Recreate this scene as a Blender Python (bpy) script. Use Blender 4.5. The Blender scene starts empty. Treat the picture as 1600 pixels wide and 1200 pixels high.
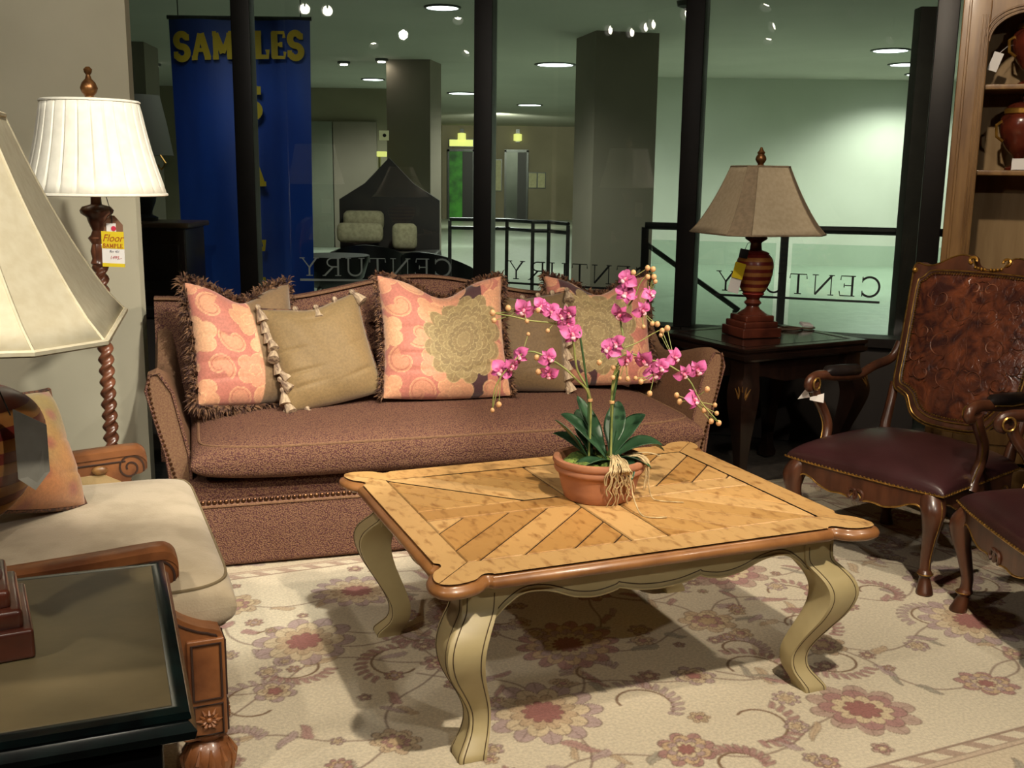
import bpy, bmesh, math, random
import numpy as np
from mathutils import Vector, Matrix, Euler, noise
R = math.radians
random.seed(7); rng = np.random.default_rng(7)
SC = bpy.context.scene
COL = SC.collection

# ------------------------------------------------------------------ helpers
def lin(c):
    if isinstance(c, str):
        c = tuple(int(c[i:i+2], 16) for i in (0, 2, 4))
    return tuple(((v/255.)/12.92 if v/255. <= .04045 else ((v/255.+.055)/1.055)**2.4) for v in c)

MATS = {}
def M(name, c1, c2=None, scale=8., rough=.55, metal=0., bump=0., bscale=60., stretch=(1, 1, 1), contrast=(.35, .65),
      emit=0., coat=0., sheen=0., attr=None, spec=.5, detail=6., kind='noise', trans=0., distort=0.):
    """procedural principled material: two colours mixed by a noise / wave / voronoi texture, with optional bump"""
    m = bpy.data.materials.new(name); m.use_nodes = True
    nt = m.node_tree; nt.nodes.clear(); N = nt.nodes.new; L = nt.links.new
    out = N('ShaderNodeOutputMaterial'); b = N('ShaderNodeBsdfPrincipled'); L(b.outputs[0], out.inputs[0])
    b.inputs['Roughness'].default_value = rough; b.inputs['Metallic'].default_value = metal
    b.inputs['Specular IOR Level'].default_value = spec
    b.inputs['Coat Weight'].default_value = coat; b.inputs['Coat Roughness'].default_value = .15
    b.inputs['Sheen Weight'].default_value = sheen
    tc = N('ShaderNodeTexCoord'); mp = N('ShaderNodeMapping'); L(tc.outputs['Object'], mp.inputs[0])
    mp.inputs['Scale'].default_value = stretch
    a1 = (*lin(c1), 1); a2 = (*lin(c2 or c1), 1)
    def tex(k, s):
        if k == 'wave':
            t = N('ShaderNodeTexWave'); t.inputs['Scale'].default_value = s; t.inputs['Distortion'].default_value = distort or 3.; t.inputs['Detail'].default_value = 3.
            L(mp.outputs[0], t.inputs[0]); return t.outputs['Fac']
        if k == 'vor':
            t = N('ShaderNodeTexVoronoi'); t.inputs['Scale'].default_value = s; L(mp.outputs[0], t.inputs[0]); return t.outputs['Distance']
        if k == 'check':
            t = N('ShaderNodeTexBrick'); t.inputs['Scale'].default_value = s
            t.inputs['Color1'].default_value = (1, 1, 1, 1); t.inputs['Color2'].default_value = (.7, .7, .7, 1); t.inputs['Mortar'].default_value = (0, 0, 0, 1)
            t.inputs['Mortar Size'].default_value = .05; L(mp.outputs[0], t.inputs[0]); return t.outputs['Color']
        t = N('ShaderNodeTexNoise'); t.inputs['Scale'].default_value = s; t.inputs['Detail'].default_value = detail; t.inputs['Distortion'].default_value = distort
        L(mp.outputs[0], t.inputs[0]); return t.outputs['Fac']
    fac = tex(kind, scale)
    rp = N('ShaderNodeValToRGB'); rp.color_ramp.elements[0].position = contrast[0]; rp.color_ramp.elements[1].position = contrast[1]
    rp.color_ramp.elements[0].color = a1; rp.color_ramp.elements[1].color = a2; L(fac, rp.inputs[0])
    col = rp.outputs[0]
    if attr:
        at = N('ShaderNodeAttribute'); at.attribute_name = attr
        mx = N('ShaderNodeMix'); mx.data_type = 'RGBA'; mx.blend_type = 'MULTIPLY'; mx.inputs[0].default_value = 1.
        L(at.outputs['Color'], mx.inputs[6]); L(col, mx.inputs[7]); col = mx.outputs[2]
    L(col, b.inputs['Base Color'])
    if emit:
        L(col, b.inputs['Emission Color']); b.inputs['Emission Strength'].default_value = emit
    if trans:
        b.inputs['Transmission Weight'].default_value = trans
    if bump:
        f2 = tex(kind if kind in ('check', 'vor') else 'noise', bscale)
        bp = N('ShaderNodeBump'); bp.inputs['Strength'].default_value = bump; bp.inputs['Distance'].default_value = .01
        L(f2, bp.inputs['Height']); L(bp.outputs[0], b.inputs['Normal'])
    MATS[name] = m
    return m

def glass_mat(name, tint=(.86, .9, .88), refl=1.0, rough=0.0):
    m = bpy.data.materials.new(name); m.use_nodes = True
    nt = m.node_tree; nt.nodes.clear(); N = nt.nodes.new; L = nt.links.new
    out = N('ShaderNodeOutputMaterial'); mx = N('ShaderNodeMixShader'); tr = N('ShaderNodeBsdfTransparent'); gl = N('ShaderNodeBsdfGlossy')
    tr.inputs[0].default_value = (*tint, 1); gl.inputs['Roughness'].default_value = rough
    fr = N('ShaderNodeFresnel'); fr.inputs[0].default_value = 1.5
    mu = N('ShaderNodeMath'); mu.operation = 'MULTIPLY'; mu.inputs[1].default_value = refl
    L(fr.outputs[0], mu.inputs[0]); L(mu.outputs[0], mx.inputs[0]); L(tr.outputs[0], mx.inputs[1]); L(gl.outputs[0], mx.inputs[2]); L(mx.outputs[0], out.inputs[0])
    return m

def link(name, me, mat, parent=None, smooth=40):
    if mat is not None: me.materials.append(mat)
    if smooth:
        me.polygons.foreach_set('use_smooth', [True]*len(me.polygons))
        try: me.set_sharp_from_angle(angle=R(smooth))
        except Exception: pass
    o = bpy.data.objects.new(name, me); COL.objects.link(o)
    if parent is not None: o.parent = parent
    return o

class MB:
    """collects verts and faces of one mesh"""
    def __init__(s): s.v = []; s.f = []; s.c = None
    def add(s, vs, fs):
        n = len(s.v); s.v += [tuple(p) for p in vs]; s.f += [tuple(i+n for i in f) for f in fs]; return s
    def box(s, c, d, rot=None, bev=0.):
        x, y, z = d[0]/2, d[1]/2, d[2]/2
        if bev <= 0:
            vs = [Vector((i*x, j*y, k*z)) for k in (-1, 1) for j in (-1, 1) for i in (-1, 1)]
            fs = [(0, 2, 3, 1), (4, 5, 7, 6), (0, 1, 5, 4), (2, 6, 7, 3), (0, 4, 6, 2), (1, 3, 7, 5)]
        else:
            bm = bmesh.new(); bmesh.ops.create_cube(bm, size=1)
            for q in bm.verts: q.co = Vector((q.co.x*d[0], q.co.y*d[1], q.co.z*d[2]))
            bmesh.ops.bevel(bm, geom=list(bm.edges), offset=min(bev, min(d)*.49), segments=3, profile=.6, affect='EDGES')
            bm.verts.index_update(); vs = [q.co.copy() for q in bm.verts]; fs = [tuple(q.index for q in f.verts) for f in bm.faces]; bm.free()
        if rot is not None:
            m = Euler(rot).to_matrix(); vs = [m @ q for q in vs]
        return s.add([q+Vector(c) for q in vs], fs)
    def lathe(s, prof, seg=24, c=(0, 0, 0), cap=True, mat=None):
        vs = []; fs = []; n = len(prof)
        for r, z in prof:
            for k in range(seg):
                a = 2*math.pi*k/seg; p = Vector((r*math.cos(a), r*math.sin(a), z))
                if mat is not None: p = mat @ p
                vs.append(p+Vector(c))
        for i in range(n-1):
            for k in range(seg):
                k2 = (k+1) % seg; fs.append((i*seg+k, i*seg+k2, (i+1)*seg+k2, (i+1)*seg+k))
        if cap:
            fs.append(tuple(range(seg-1, -1, -1))); fs.append(tuple((n-1)*seg+k for k in range(seg)))
        return s.add(vs, fs)
    def loft(s, secs, cap=True, closed=True):
        n = len(secs[0]); vs = [p for q in secs for p in q]; fs = []
        for i in range(len(secs)-1):
            for k in range(n if closed else n-1):
                k2 = (k+1) % n; fs.append((i*n+k, i*n+k2, (i+1)*n+k2, (i+1)*n+k))
        if cap and closed:
            fs.append(tuple(range(n-1, -1, -1))); fs.append(tuple((len(secs)-1)*n+k for k in range(n)))
        return s.add(vs, fs)
    def tube(s, pts, r, seg=8, closed=False, flat=1.):
        pts = [Vector(p) for p in pts]; n = len(pts)
        rs = r if isinstance(r, (list, tuple)) else [r]*n
        up = Vector((0, 0, 1)); secs = []
        prev = None
        for i, p in enumerate(pts):
            if closed: t = pts[(i+1) % n]-pts[i-1]
            else: t = pts[min(i+1, n-1)]-pts[max(i-1, 0)]
            if t.length < 1e-9: t = Vector((0, 0, 1))
            t.normalize()
            if prev is None:
                a = up if abs(t.z) < .9 else Vector((1, 0, 0)); nrm = (a-t*a.dot(t)).normalized()
            else:
                nrm = prev-t*prev.dot(t)
                nrm = nrm.normalized() if nrm.length > 1e-6 else Vector((1, 0, 0))
            prev = nrm; bn = t.cross(nrm)
            secs.append([p+(nrm*math.cos(2*math.pi*k/seg)*flat+bn*math.sin(2*math.pi*k/seg))*rs[i] for k in range(seg)])
        if closed: secs.append(secs[0])
        return s.loft(secs, cap=not closed)
    def prism(s, outline, a, b, fn=None):
        """outline in 2D, extruded from a to b; fn(x, y, d) -> point"""
        fn = fn or (lambda x, y, d: (x, y, d)); n = len(outline)
        vs = [fn(x, y, a) for x, y in outline]+[fn(x, y, b) for x, y in outline]
        fs = [tuple(range(n-1, -1, -1)), tuple(range(n, 2*n))]+[(k, (k+1) % n, n+(k+1) % n, n+k) for k in range(n)]
        return s.add(vs, fs)
    def ball(s, c, r, seg=10, ring=6, sc=(1, 1, 1)):
        pr = [(max(1e-4, math.sin(math.pi*i/ring))*r, -math.cos(math.pi*i/ring)*r) for i in range(ring+1)]
        m = Matrix.Diagonal(sc)
        return s.lathe(pr, seg, c, True, m)
    def grid(s, fn, nu, nv):
        vs = [fn(i/nu, j/nv) for j in range(nv+1) for i in range(nu+1)]
        fs = [(j*(nu+1)+i, j*(nu+1)+i+1, (j+1)*(nu+1)+i+1, (j+1)*(nu+1)+i) for j in range(nv) for i in range(nu)]
        return s.add(vs, fs)
    def build(s, name, mat, parent=None, smooth=40, fix=True):
        me = bpy.data.meshes.new(name); me.from_pydata([tuple(p) for p in s.v], [], s.f)
        if fix and len(s.f) < 60000:
            bm = bmesh.new(); bm.from_mesh(me); bmesh.ops.recalc_face_normals(bm, faces=bm.faces); bm.to_mesh(me); bm.free()
        me.update()
        return link(name, me, mat, parent, smooth)

def smoothline(pts, k=6, closed=False):
    """Catmull-Rom resampling of a polyline (any dimension)"""
    P = [np.array(p, float) for p in pts]; n = len(P); out = []
    rngi = range(n if closed else n-1)
    for i in rngi:
        p0 = P[(i-1) % n] if closed or i > 0 else P[0]; p1 = P[i]; p2 = P[(i+1) % n]; p3 = P[(i+2) % n] if closed or i+2 < n else P[-1]
        for j in range(k):
            t = j/k
            out.append(.5*((2*p1)+(-p0+p2)*t+(2*p0-5*p1+4*p2-p3)*t*t+(-p0+3*p1-3*p2+p3)*t**3))
    if not closed: out.append(P[-1])
    return [tuple(q) for q in out]

def tag(o, label=None, cat=None, group=None, kind=None):
    if label: o['label'] = label
    if cat: o['category'] = cat
    if group: o['group'] = group
    if kind: o['kind'] = kind
    return o
def thing(name, label, cat, loc=(0, 0, 0), rz=0., group=None, rot=None):
    o = bpy.data.objects.new(name, None); COL.objects.link(o); o.empty_display_size = .1
    o.location = loc; o.rotation_euler = rot or (0, 0, rz)
    return tag(o, label, cat, group)
def copy_tree(o, parent=None):
    c = o.copy(); COL.objects.link(c)
    if parent is not None: c.parent = parent
    for ch in list(o.children): copy_tree(ch, c)
    return c
def struct(name, mb, mat, parent=None, smooth=30):
    return tag(mb.build(name, mat, parent, smooth), kind='structure')

def attr_mat(name, rough=.8, bump=.15, bscale=300., sheen=.0, spec=.3, var=((230, 230, 230), (255, 255, 255)), vs=120.):
    return M(name, var[0], var[1], scale=vs, rough=rough, bump=bump, bscale=bscale, attr='Col', sheen=sheen, spec=spec)
def set_cols(me, cols):
    a = me.color_attributes.new('Col', 'FLOAT_COLOR', 'POINT')
    c = np.ones((len(me.vertices), 4), np.float32); c[:, :3] = cols
    a.data.foreach_set('color', c.ravel())
LIN = lambda c: np.array(lin(c), np.float32)

# ------------------------------------------------------------------ lettering (own stroke alphabet)
def arc(cx, cy, rx, ry, a0, a1, n=14):
    return [(cx+rx*math.cos(R(a0+(a1-a0)*i/n)), cy+ry*math.sin(R(a0+(a1-a0)*i/n))) for i in range(n+1)]
# glyph: advance width, list of (polyline, width factor)   thick = 1, thin = .45
G = {
 'C': (.86, [(arc(.46, .5, .40, .47, 42, 318, 22), 1), ([(.76, .98), (.76, .70)], .45), ([(.76, .30), (.76, .02)], .45)]),
 'E': (.74, [([(.16, 0), (.16, 1)], 1), ([(.04, .98), (.64, .98), (.66, .78)], .5), ([(.16, .52), (.5, .52)], .5), ([(.5, .62), (.5, .42)], .45), ([(.04, .02), (.66, .02), (.7, .24)], .5)]),
 'N': (.98, [([(.15, .02), (.15, .98)], .5), ([(.13, .98), (.83, .02)], 1), ([(.83, .02), (.83, .98)], .5), ([(.02, .98), (.26, .98)], .45), ([(.03, .02), (.28, .02)], .45), ([(.7, .98), (.96, .98)], .45)]),
 'T': (.84, [([(.42, .02), (.42, .98)], 1), ([(.05, .76), (.07, .98), (.77, .98), (.79, .76)], .5), ([(.27, .02), (.57, .02)], .45)]),
 'U': (.94, [([(.17, .98), (.17, .34)]+arc(.48, .34, .31, .32, 180, 360, 12)+[(.79, .98)], .9), ([(.03, .98), (.31, .98)], .45), ([(.66, .98), (.92, .98)], .45)]),
 'R': (.90, [([(.17, .02), (.17, .98)], 1), ([(.04, .98), (.42, .98)]+arc(.42, .74, .26, .24, 90, -90, 10)+[(.17, .5)], .7), ([(.4, .5), (.8, .02)], .9), ([(.03, .02), (.31, .02)], .45), ([(.74, .02), (.9, .02)], .45)]),
 'Y': (.90, [([(.12, .98), (.45, .46)], .9), ([(.78, .98), (.45, .46)], .55), ([(.45, .46), (.45, .02)], .9), ([(.0, .98), (.26, .98)], .45), ([(.66, .98), (.9, .98)], .45), ([(.3, .02), (.6, .02)], .45)]),
 'S': (.80, [(arc(.4, .73, .27, .24, 20, 270, 14)+arc(.4, .25, .29, .24, 90, -160, 14), 1), ([(.68, .96), (.68, .72)], .7), ([(.1, .04), (.1, .30)], .7)]),
 'A': (.96, [([(.14, .02), (.46, .98)], .8), ([(.5, .98), (.84, .02)], 1), ([(.26, .34), (.72, .34)], .6), ([(.0, .04), (.3, .04)], .7), ([(.66, .04), (.98, .04)], .7)]),
 'M': (1.1, [([(.18, .02), (.18, .98)], .8), ([(.18, .96), (.55, .2)], 1), ([(.55, .2), (.92, .96)], .7), ([(.92, .02), (.92, .98)], 1), ([(.03, .04), (.33, .04)], .7), ([(.77, .04), (1.07, .04)], .7), ([(.03, .96), (.24, .96)], .7), ([(.86, .96), (1.07, .96)], .7)]),
 'P': (.86, [([(.2, .02), (.2, .98)], 1), ([(.04, .97), (.44, .97)]+arc(.44, .73, .28, .24, 90, -90, 10)+[(.2, .49)], .8), ([(.04, .04), (.38, .04)], .7)]),
 'L': (.78, [([(.2, .02), (.2, .98)], 1), ([(.04, .96), (.38, .96)], .7), ([(.04, .04), (.68, .04), (.68, .32)], .7)]),
}
def stroke_text(mb, text, h, w, fn, track=.16, total=None):
    """strokes of each letter as flat quads with a little depth; fn(x, y, d) -> point"""
    adv = [G[ch][0]+track for ch in text]; sx = h if total is None else total/(sum(adv)-track)
    x = 0.
    for ch, ad in zip(text, adv):
        for q, (pl, wf) in enumerate(G[ch][1]):
            P = [Vector(((x+px)*sx, py*h)) for px, py in pl]; hw = w*wf/2; ls = []; rs = []
            for i in range(len(P)):
                t = P[min(i+1, len(P)-1)]-P[max(i-1, 0)]; t.normalize(); n = Vector((-t.y, t.x))
                ls.append(P[i]+n*hw); rs.append(P[i]-n*hw)
            d = .0015+.0002*q
            vs = [fn(p.x, p.y, d) for p in ls]+[fn(p.x, p.y, d) for p in rs]; k = len(ls)
            mb.add(vs, [(i, i+1, k+i+1, k+i) for i in range(k-1)])
        x += ad
    return mb

# ------------------------------------------------------------------ materials
fab_sofa = M('sofa woven fabric', '84634c', '573836', scale=215., rough=.85, bump=.5, bscale=215., kind='vor', contrast=(.3, .7), spec=.2)
fab_sofa_plain = M('sofa arm fabric', '6f5040', '87694e', scale=170., rough=.85, bump=.3, bscale=400., spec=.2)
black = M('shadow black', '0a0909', rough=.9, spec=.1)
brass_nail = M('dark brass nails', '6b4a30', '4a3020', rough=.35, metal=.8)
gold_nail = M('gilt nails and line', 'b8924e', '8a6a34', scale=60., rough=.3, metal=.85)
oak = M('distressed oak planks', 'ffffff', 'a88a64', scale=42., rough=.42, bump=.15, bscale=40., stretch=(1, .45, 1), contrast=(.52, .78), detail=8., distort=.4, attr='Col', spec=.4)
oak_edge = M('oak edge', '9a6b3f', '7a4f2c', scale=10., rough=.35, bump=.05, spec=.5, coat=.2)
paint = M('distressed cream paint', 'b5a880', 'a3956c', scale=6., rough=.45, bump=.08, bscale=20., contrast=(.3, .7), spec=.4)
paint_line = M('umber glaze line', '51422c', rough=.6)
terracotta = M('terracotta', 'b27a58', '96634a', scale=9., rough=.75, bump=.1, bscale=40.)
leafm = M('orchid leaf green', '1f3a26', '35563a', scale=14., rough=.35, spec=.5)
moss = M('green moss', '3c5a25', '7a8c3e', scale=60., rough=.95, bump=.8, bscale=120.)
rootm = M('dry roots', 'cdb98f', 'a38f68', scale=50., rough=.8)
stemm = M('orchid stem', '6d7d42', '9a9a5a', scale=20., rough=.5)
stakem = M('green stake', '2f4a2a', '3f5c34', scale=20., rough=.5)
budm = M('orchid bud', 'd9b074', 'c99a70', scale=18., rough=.5)
petal = M('magenta petal', 'e277b4', 'b03a80', scale=45., rough=.55, contrast=(.3, .7), sheen=.2)
lipm = M('orchid lip', 'f2d7dd', 'd62f73', scale=60., rough=.5)
chair_wood = M('walnut chair frame', '5a3522', '3a2015', scale=7., rough=.33, stretch=(3, 3, .6), coat=.25, bump=.04, bscale=30.)
leather = M('smooth oxblood leather', '3a2022', '2e1819', scale=5., rough=.33, bump=.06, bscale=160., spec=.5)
leather_emb = M('embossed brown leather', '7a4228', '3a1f1b', scale=11., rough=.27, bump=.55, bscale=26., distort=1.6, detail=3., spec=.6, contrast=(.3, .66))
leather_black = M('black leather arm pad', '1d1716', '120e0e', rough=.35)
espresso = M('espresso wood', '21140f', '150d0a', scale=6., rough=.24, stretch=(4, 1, 1), coat=.4)
espresso_hi = M('gilt carved leaf', '9a7038', '5a3c1e', scale=30., rough=.35, metal=.6)
black_edge = M('worn black lacquer', '10201f', '0a0f10', scale=20., rough=.22, coat=.4)
olive_top = M('olive brown table top', '6e6247', '5c523a', scale=7., rough=.42, bump=.03, bscale=60.)
carved = M('carved walnut', '84532f', '55301b', scale=9., rough=.38, bump=.12, bscale=40., coat=.2)
carved_dark = M('dark groove', '2e1a10', rough=.6)
cream_uph = M('cream chenille', 'aa9c84', '998b72', scale=9., rough=.9, bump=.15, bscale=200., sheen=.3, contrast=(.4, .6))
panel_uph = M('tan panel fabric', 'a08a62', '8c774f', scale=30., rough=.85)
shade_w = M('white pleated linen', 'e6e2d4', 'f0ecde', scale=30., rough=.8, emit=.0)
shade_c = M('cream silk shade', 'e0d8bf', 'd6ccb0', scale=60., rough=.75)
shade_t = M('beige silk shade', 'b6a58a', 'ab9a7e', scale=60., rough=.75)
shade_trim = M('taupe shade trim', '8c7a62', '7b6a54', scale=60., rough=.8)
lamp_wood = M('turned mahogany', '6a3424', '3d1c14', scale=8., rough=.28, coat=.4)
lamp_band = M('gold marbled band', 'c08a48', 'a06030', scale=14., rough=.38, coat=.15)
lamp_red = M('red marbled band', '8c3026', '641e1a', scale=14., rough=.38, coat=.15)
bronze = M('antique bronze finial', '9a6b3e', '5e3c22', scale=30., rough=.35, metal=.7)
twistw = M('barley twist wood', '7a4c36', '4a2a1e', scale=10., rough=.28, coat=.45)
white_card = M('white card', 'e4e0dc', rough=.8)
yellow_card = M('yellow card', 'd8bf1e', rough=.8)
red_dot = M('red sticker', 'c8304a', rough=.6)
tag_red = M('dark red print', 'a04a14', rough=.8)
tag_grey = M('grey handwriting', '6a6570', rough=.8)
grey_card = M('grey card', '98948a', '827e74', scale=20., rough=.8)
black_plastic = M('black plastic', '121212', rough=.5)
cordm = M('brown cord', '4a3626', rough=.6)
mullion = M('dark bronze mullion', '1c1714', '120f0e', scale=5., rough=.4, metal=.3)
wall_plaster = M('greige plaster wall', 'd2ccb4', 'c8c2aa', scale=2., rough=.9, bump=.02)
wall_dim = M('taupe wall', '6e675a', '625c50', scale=2., rough=.9)
wall_dark = M('dark showroom wall', '2c2724', '241f1d', scale=2., rough=.9)
ceil_in = M('showroom ceiling', '8c8577', rough=.95)
floor_m = M('dark carpet floor', '3a332c', '2a2520', scale=30., rough=.95, bump=.2, bscale=200.)
bookw = M('honey walnut bookcase', '8f6c40', '6e4e2b', scale=5., rough=.4, stretch=(5, 5, .7), bump=.04, coat=.15)
bookin = M('bookcase back panel', '9c8158', '876c45', scale=4., rough=.6, stretch=(5, 5, .7))
urn_red = M('dark red urn', '6a2c1c', '2a120e', scale=6., rough=.25, coat=.4)
gold_band = M('gold band', 'c09040', '8c6426', scale=20., rough=.3, metal=.7)
decal_d = M('dark vinyl lettering', '151b1a', rough=.7)
glass = glass_mat('window glass', (.94, .96, .945), .9)
rail_glass = glass_mat('rail glass', (.85, .92, .88), .8)
steel = M('brushed steel rail', '565a55', '45494a', scale=30., rough=.35, metal=.6)
steel_dark = M('dark rail paint', '2e302e', rough=.5)
mall_floor = M('pale terrazzo floor', 'a8b2a2', '9aa494', scale=8., rough=.3)
mall_ceil = M('mall ceiling plaster', 'b4b6aa', 'acaea2', scale=.7, rough=.95)
mall_wall = M('pale green white wall', 'bcc2b4', 'b2b8a9', scale=.8, rough=.85)
mall_dark = M('dim corridor wall', '8c866f', '7f7963', scale=1., rough=.85)
mall_mid = M('grey corridor panel', '7d8070', '727566', scale=1., rough=.85)
mall_col = M('taupe column', '857c6e', '7a7264', scale=1.2, rough=.8)
banner_m = M('navy blue banner', '1c4fae', '10307a', scale=2.2, rough=.45, bump=.25, bscale=3., stretch=(1, 1, .35), contrast=(.3, .7))
banner_y = M('yellow banner print', 'd2b41e', rough=.6)
lamp_em = M('downlight glow', 'dfe8e6', emit=7.)
spot_em = M('halogen lens glow', 'fff4e2', emit=40.)
glow_y = M('yellow lit glass', 'd8dc7a', emit=1.2)
glow_g = M('green lit lift', '3e8a2a', '1d4a1c', scale=3., emit=.35)
black_seat = M('black vinyl seat', '0d0d0f', rough=.4)
chest_w = M('dark red chest', '2c1711', '1d0f0c', scale=5., rough=.3)
cream_pillow = M('cream bolster', 'a59a7c', '8c8166', scale=20., rough=.9)
dark_head = M('dark headboard', '2a211b', '1e1713', scale=5., rough=.5)
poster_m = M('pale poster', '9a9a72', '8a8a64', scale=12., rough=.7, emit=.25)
lift_m = M('grey lift door', '5b6258', '4c5349', scale=2., rough=.35, metal=.4)
# ------------------------------------------------------------------ the room
struct('floor', MB().box((.1, 2.0, -.072), (8.6, 10.0, .12)), floor_m)
struct('ceiling', MB().box((.1, 1.6, 2.96), (8.6, 9.2, .12)), ceil_in)
struct('wall_left', MB().box((-4.06, 1.6, 1.45), (.12, 9.2, 2.9)), wall_dim)
struct('wall_front', MB().box((.1, -3.06, 1.45), (8.6, .12, 2.9)), wall_dim)
struct('wall_right', MB().box((4.26, .8, 1.45), (.12, 7.6, 2.9)), wall_dark)
struct('wall_partition', MB().box((-2.66, 4.325, 1.45), (2.26, .05, 2.9)), wall_plaster)
W0 = Vector((-4.0, 6.1, 0)); W1 = Vector((-1.52, 6.1, 0)); W2 = Vector((-.172, 6.15, 0)); W3 = Vector((.93, 5.65, 0)); W4 = Vector((2.055, 5.25, 0)); W5 = Vector((4.2, 4.52, 0))
def wall_seg(A, B, z0, z1, th, off=0.):
    d = (B-A); d.z = 0; n = Vector((-d.y, d.x, 0)).normalized(); d.normalize()
    mb = MB(); o = [A+n*(off-th/2), B+n*(off-th/2), B+n*(off+th/2), A+n*(off+th/2)]
    return mb.prism([(p.x, p.y) for p in o], z0, z1)
struct('wall_back', wall_seg(W4+(W5-W4)*.03, W5, 0, 2.9, .1, .04), wall_dark)
k = 1
for A, B in ((W0, W1), (W1, W2), (W2, W3), (W3, W4)):
    struct('wall_sill_%d' % k, wall_seg(A, B, 0, .53, .10), wall_dark)
    struct('trim_%d' % k, wall_seg(A, B, .53, .575, .16), mullion)
    w = struct('window_%d' % k, wall_seg(A, B, .575, 2.9, .008), glass, smooth=0)
    k += 1
for i, (P, wd) in enumerate(((W1, .105), (W2, .105), (W3, .10), (W4, .10))):
    mb = MB().box((0, 0, (2.9+.575)/2), (wd, .12, 2.325), bev=.006)
    o = struct('trim_%d' % (10+i), mb, mullion); o.location = (P.x, P.y, 0); o.rotation_euler = (0, 0, R((0, -12, -22, -20)[i]))
# narrow dark door jamb and pale gap seen just outside the last pane
struct('trim_20', MB().box((2.20, 5.85, 1.13), (.15, .10, 2.26), bev=.008), M('dark door post', '3a3833', '302e2a', rough=.5))

# shop name in vinyl on the inside of three panes, read mirrored from the room
def decal(A, B, s0, length, mat, name, parent):
    d = (B-A).normalized(); n = Vector((d.y, -d.x, 0))
    def fn(x, y, dd):
        p = A+d*(s0+length-x)+n*(.006+dd); return (p.x, p.y, .775+y)
    mb = MB(); stroke_text(mb, 'CENTURY', .105, .011, fn, .16, length)
    mb.add([fn(0, -.03, .001), fn(length, -.03, .001), fn(length, -.018, .001), fn(0, -.018, .001)], [(0, 1, 2, 3)])
    o = mb.build(name, mat, parent, 0, fix=False); o['label'] = 'mirrored shop lettering with underline'
decal_lit = M('lit vinyl lettering', '8f9a94', rough=.6)  # paler copy of the vinyl: light caught by the letters put into the colour
decal(W1, W2, .28, .88, decal_lit, 'lettering', bpy.data.objects['window_2'])
decal(W2, W3, .155, .87, decal_d, 'lettering', bpy.data.objects['window_3'])
decal(W3, W4, .16, .83, decal_d, 'lettering', bpy.data.objects['window_4'])

# ------------------------------------------------------------------ the mall corridor beyond the glass
struct('floor_corridor', MB().box((2, 24, -.06), (40, 36, .12)), mall_floor)
struct('ceiling_corridor', MB().box((2, 24.2, 2.98), (40, 35.0, .16)), mall_ceil)
struct('wall_corridor_right', MB().box((8.2, 17.1, 1.45), (12, .2, 2.9)), mall_wall)
struct('wall_corridor_left', MB().box((-9.85, 20, 1.45), (15.1, .2, 2.9)), mall_dark)
struct('wall_corridor_far', MB().box((1, 34, 1.45), (14, .2, 2.9)), mall_dark)
struct('wall_corridor_side', MB().box((-2.4, 27, 1.45), (.2, 14, 2.9)), mall_dark)
struct('wall_corridor_end', MB().box((-12, 12, 1.45), (.2, 20, 2.9)), mall_dark)
struct('trim_30', MB().box((-3.6, 19.86, 1.15), (.46, .06, 2.3)), mall_mid)
struct('trim_31', MB().box((-2.95, 19.86, 1.15), (.8, .06, 2.3)), mall_col)
def column(name, x, y, w, d, rz, label):
    mb = MB().box((0, 0, 1.45), (w, d, 2.9)).box((0, 0, .08), (w+.04, d+.04, .16))
    o = struct(name, mb, mall_col); o.location = (x, y, 0); o.rotation_euler = (0, 0, R(rz)); return o
column('column_1', 1.12, 12.2, .72, .72, 14, '')
column('column_2', -1.42, 15.2, .62, .62, -10, '')
column('column_3', -4.9, 13.6, .7, .7, 5, '')

# lift doors at the far end
for i, (x, w, g) in enumerate(((-.78, .95, glow_g), (.02, .62, lift_m))):
    X = (2.0 if 0 else x)
for i, (px0, px1, m) in enumerate(((699, 735, glow_g), (787, 818, lift_m))):
    x0 = (px0-800)/1640*33.5; x1 = (px1-800)/1640*33.5
    d = struct('door_%d' % (i+1), MB().box(((x0+x1)/2, 33.86, 1.05), (x1-x0, .05, 2.1)), m)
    struct('door_frame', MB().box((x0-.03, 33.84, 1.08), (.06, .1, 2.16)).box((x1+.03, 33.84, 1.08), (.06, .1, 2.16)).box(((x0+x1)/2, 33.84, 2.14), (x1-x0+.12, .1, .08)), steel, d)
    struct('door_panel', MB().box((x1-(x1-x0)*.22, 33.82, 1.05), ((x1-x0)*.44, .03, 2.08)), steel_dark, d)
def flat_thing(name, mb, mat, label, cat, group=None):
    o = mb.build(name, mat, None, 30); return tag(o, label, cat, group)
x0, x1 = (699-800)/1640*33.4, (735-800)/1640*33.4
s = thing('lit_sign', 'pale yellow lit sign panel above the green glowing lift door', 'sign', ((x0+x1)/2, 33.8, 2.36))
MB().box((0, 0, 0), (x1-x0, .06, .2)).build('sign_face', glow_y, s); MB().box((0, .04, 0), (x1-x0+.06, .04, .26)).build('sign_frame', steel, s)
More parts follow.
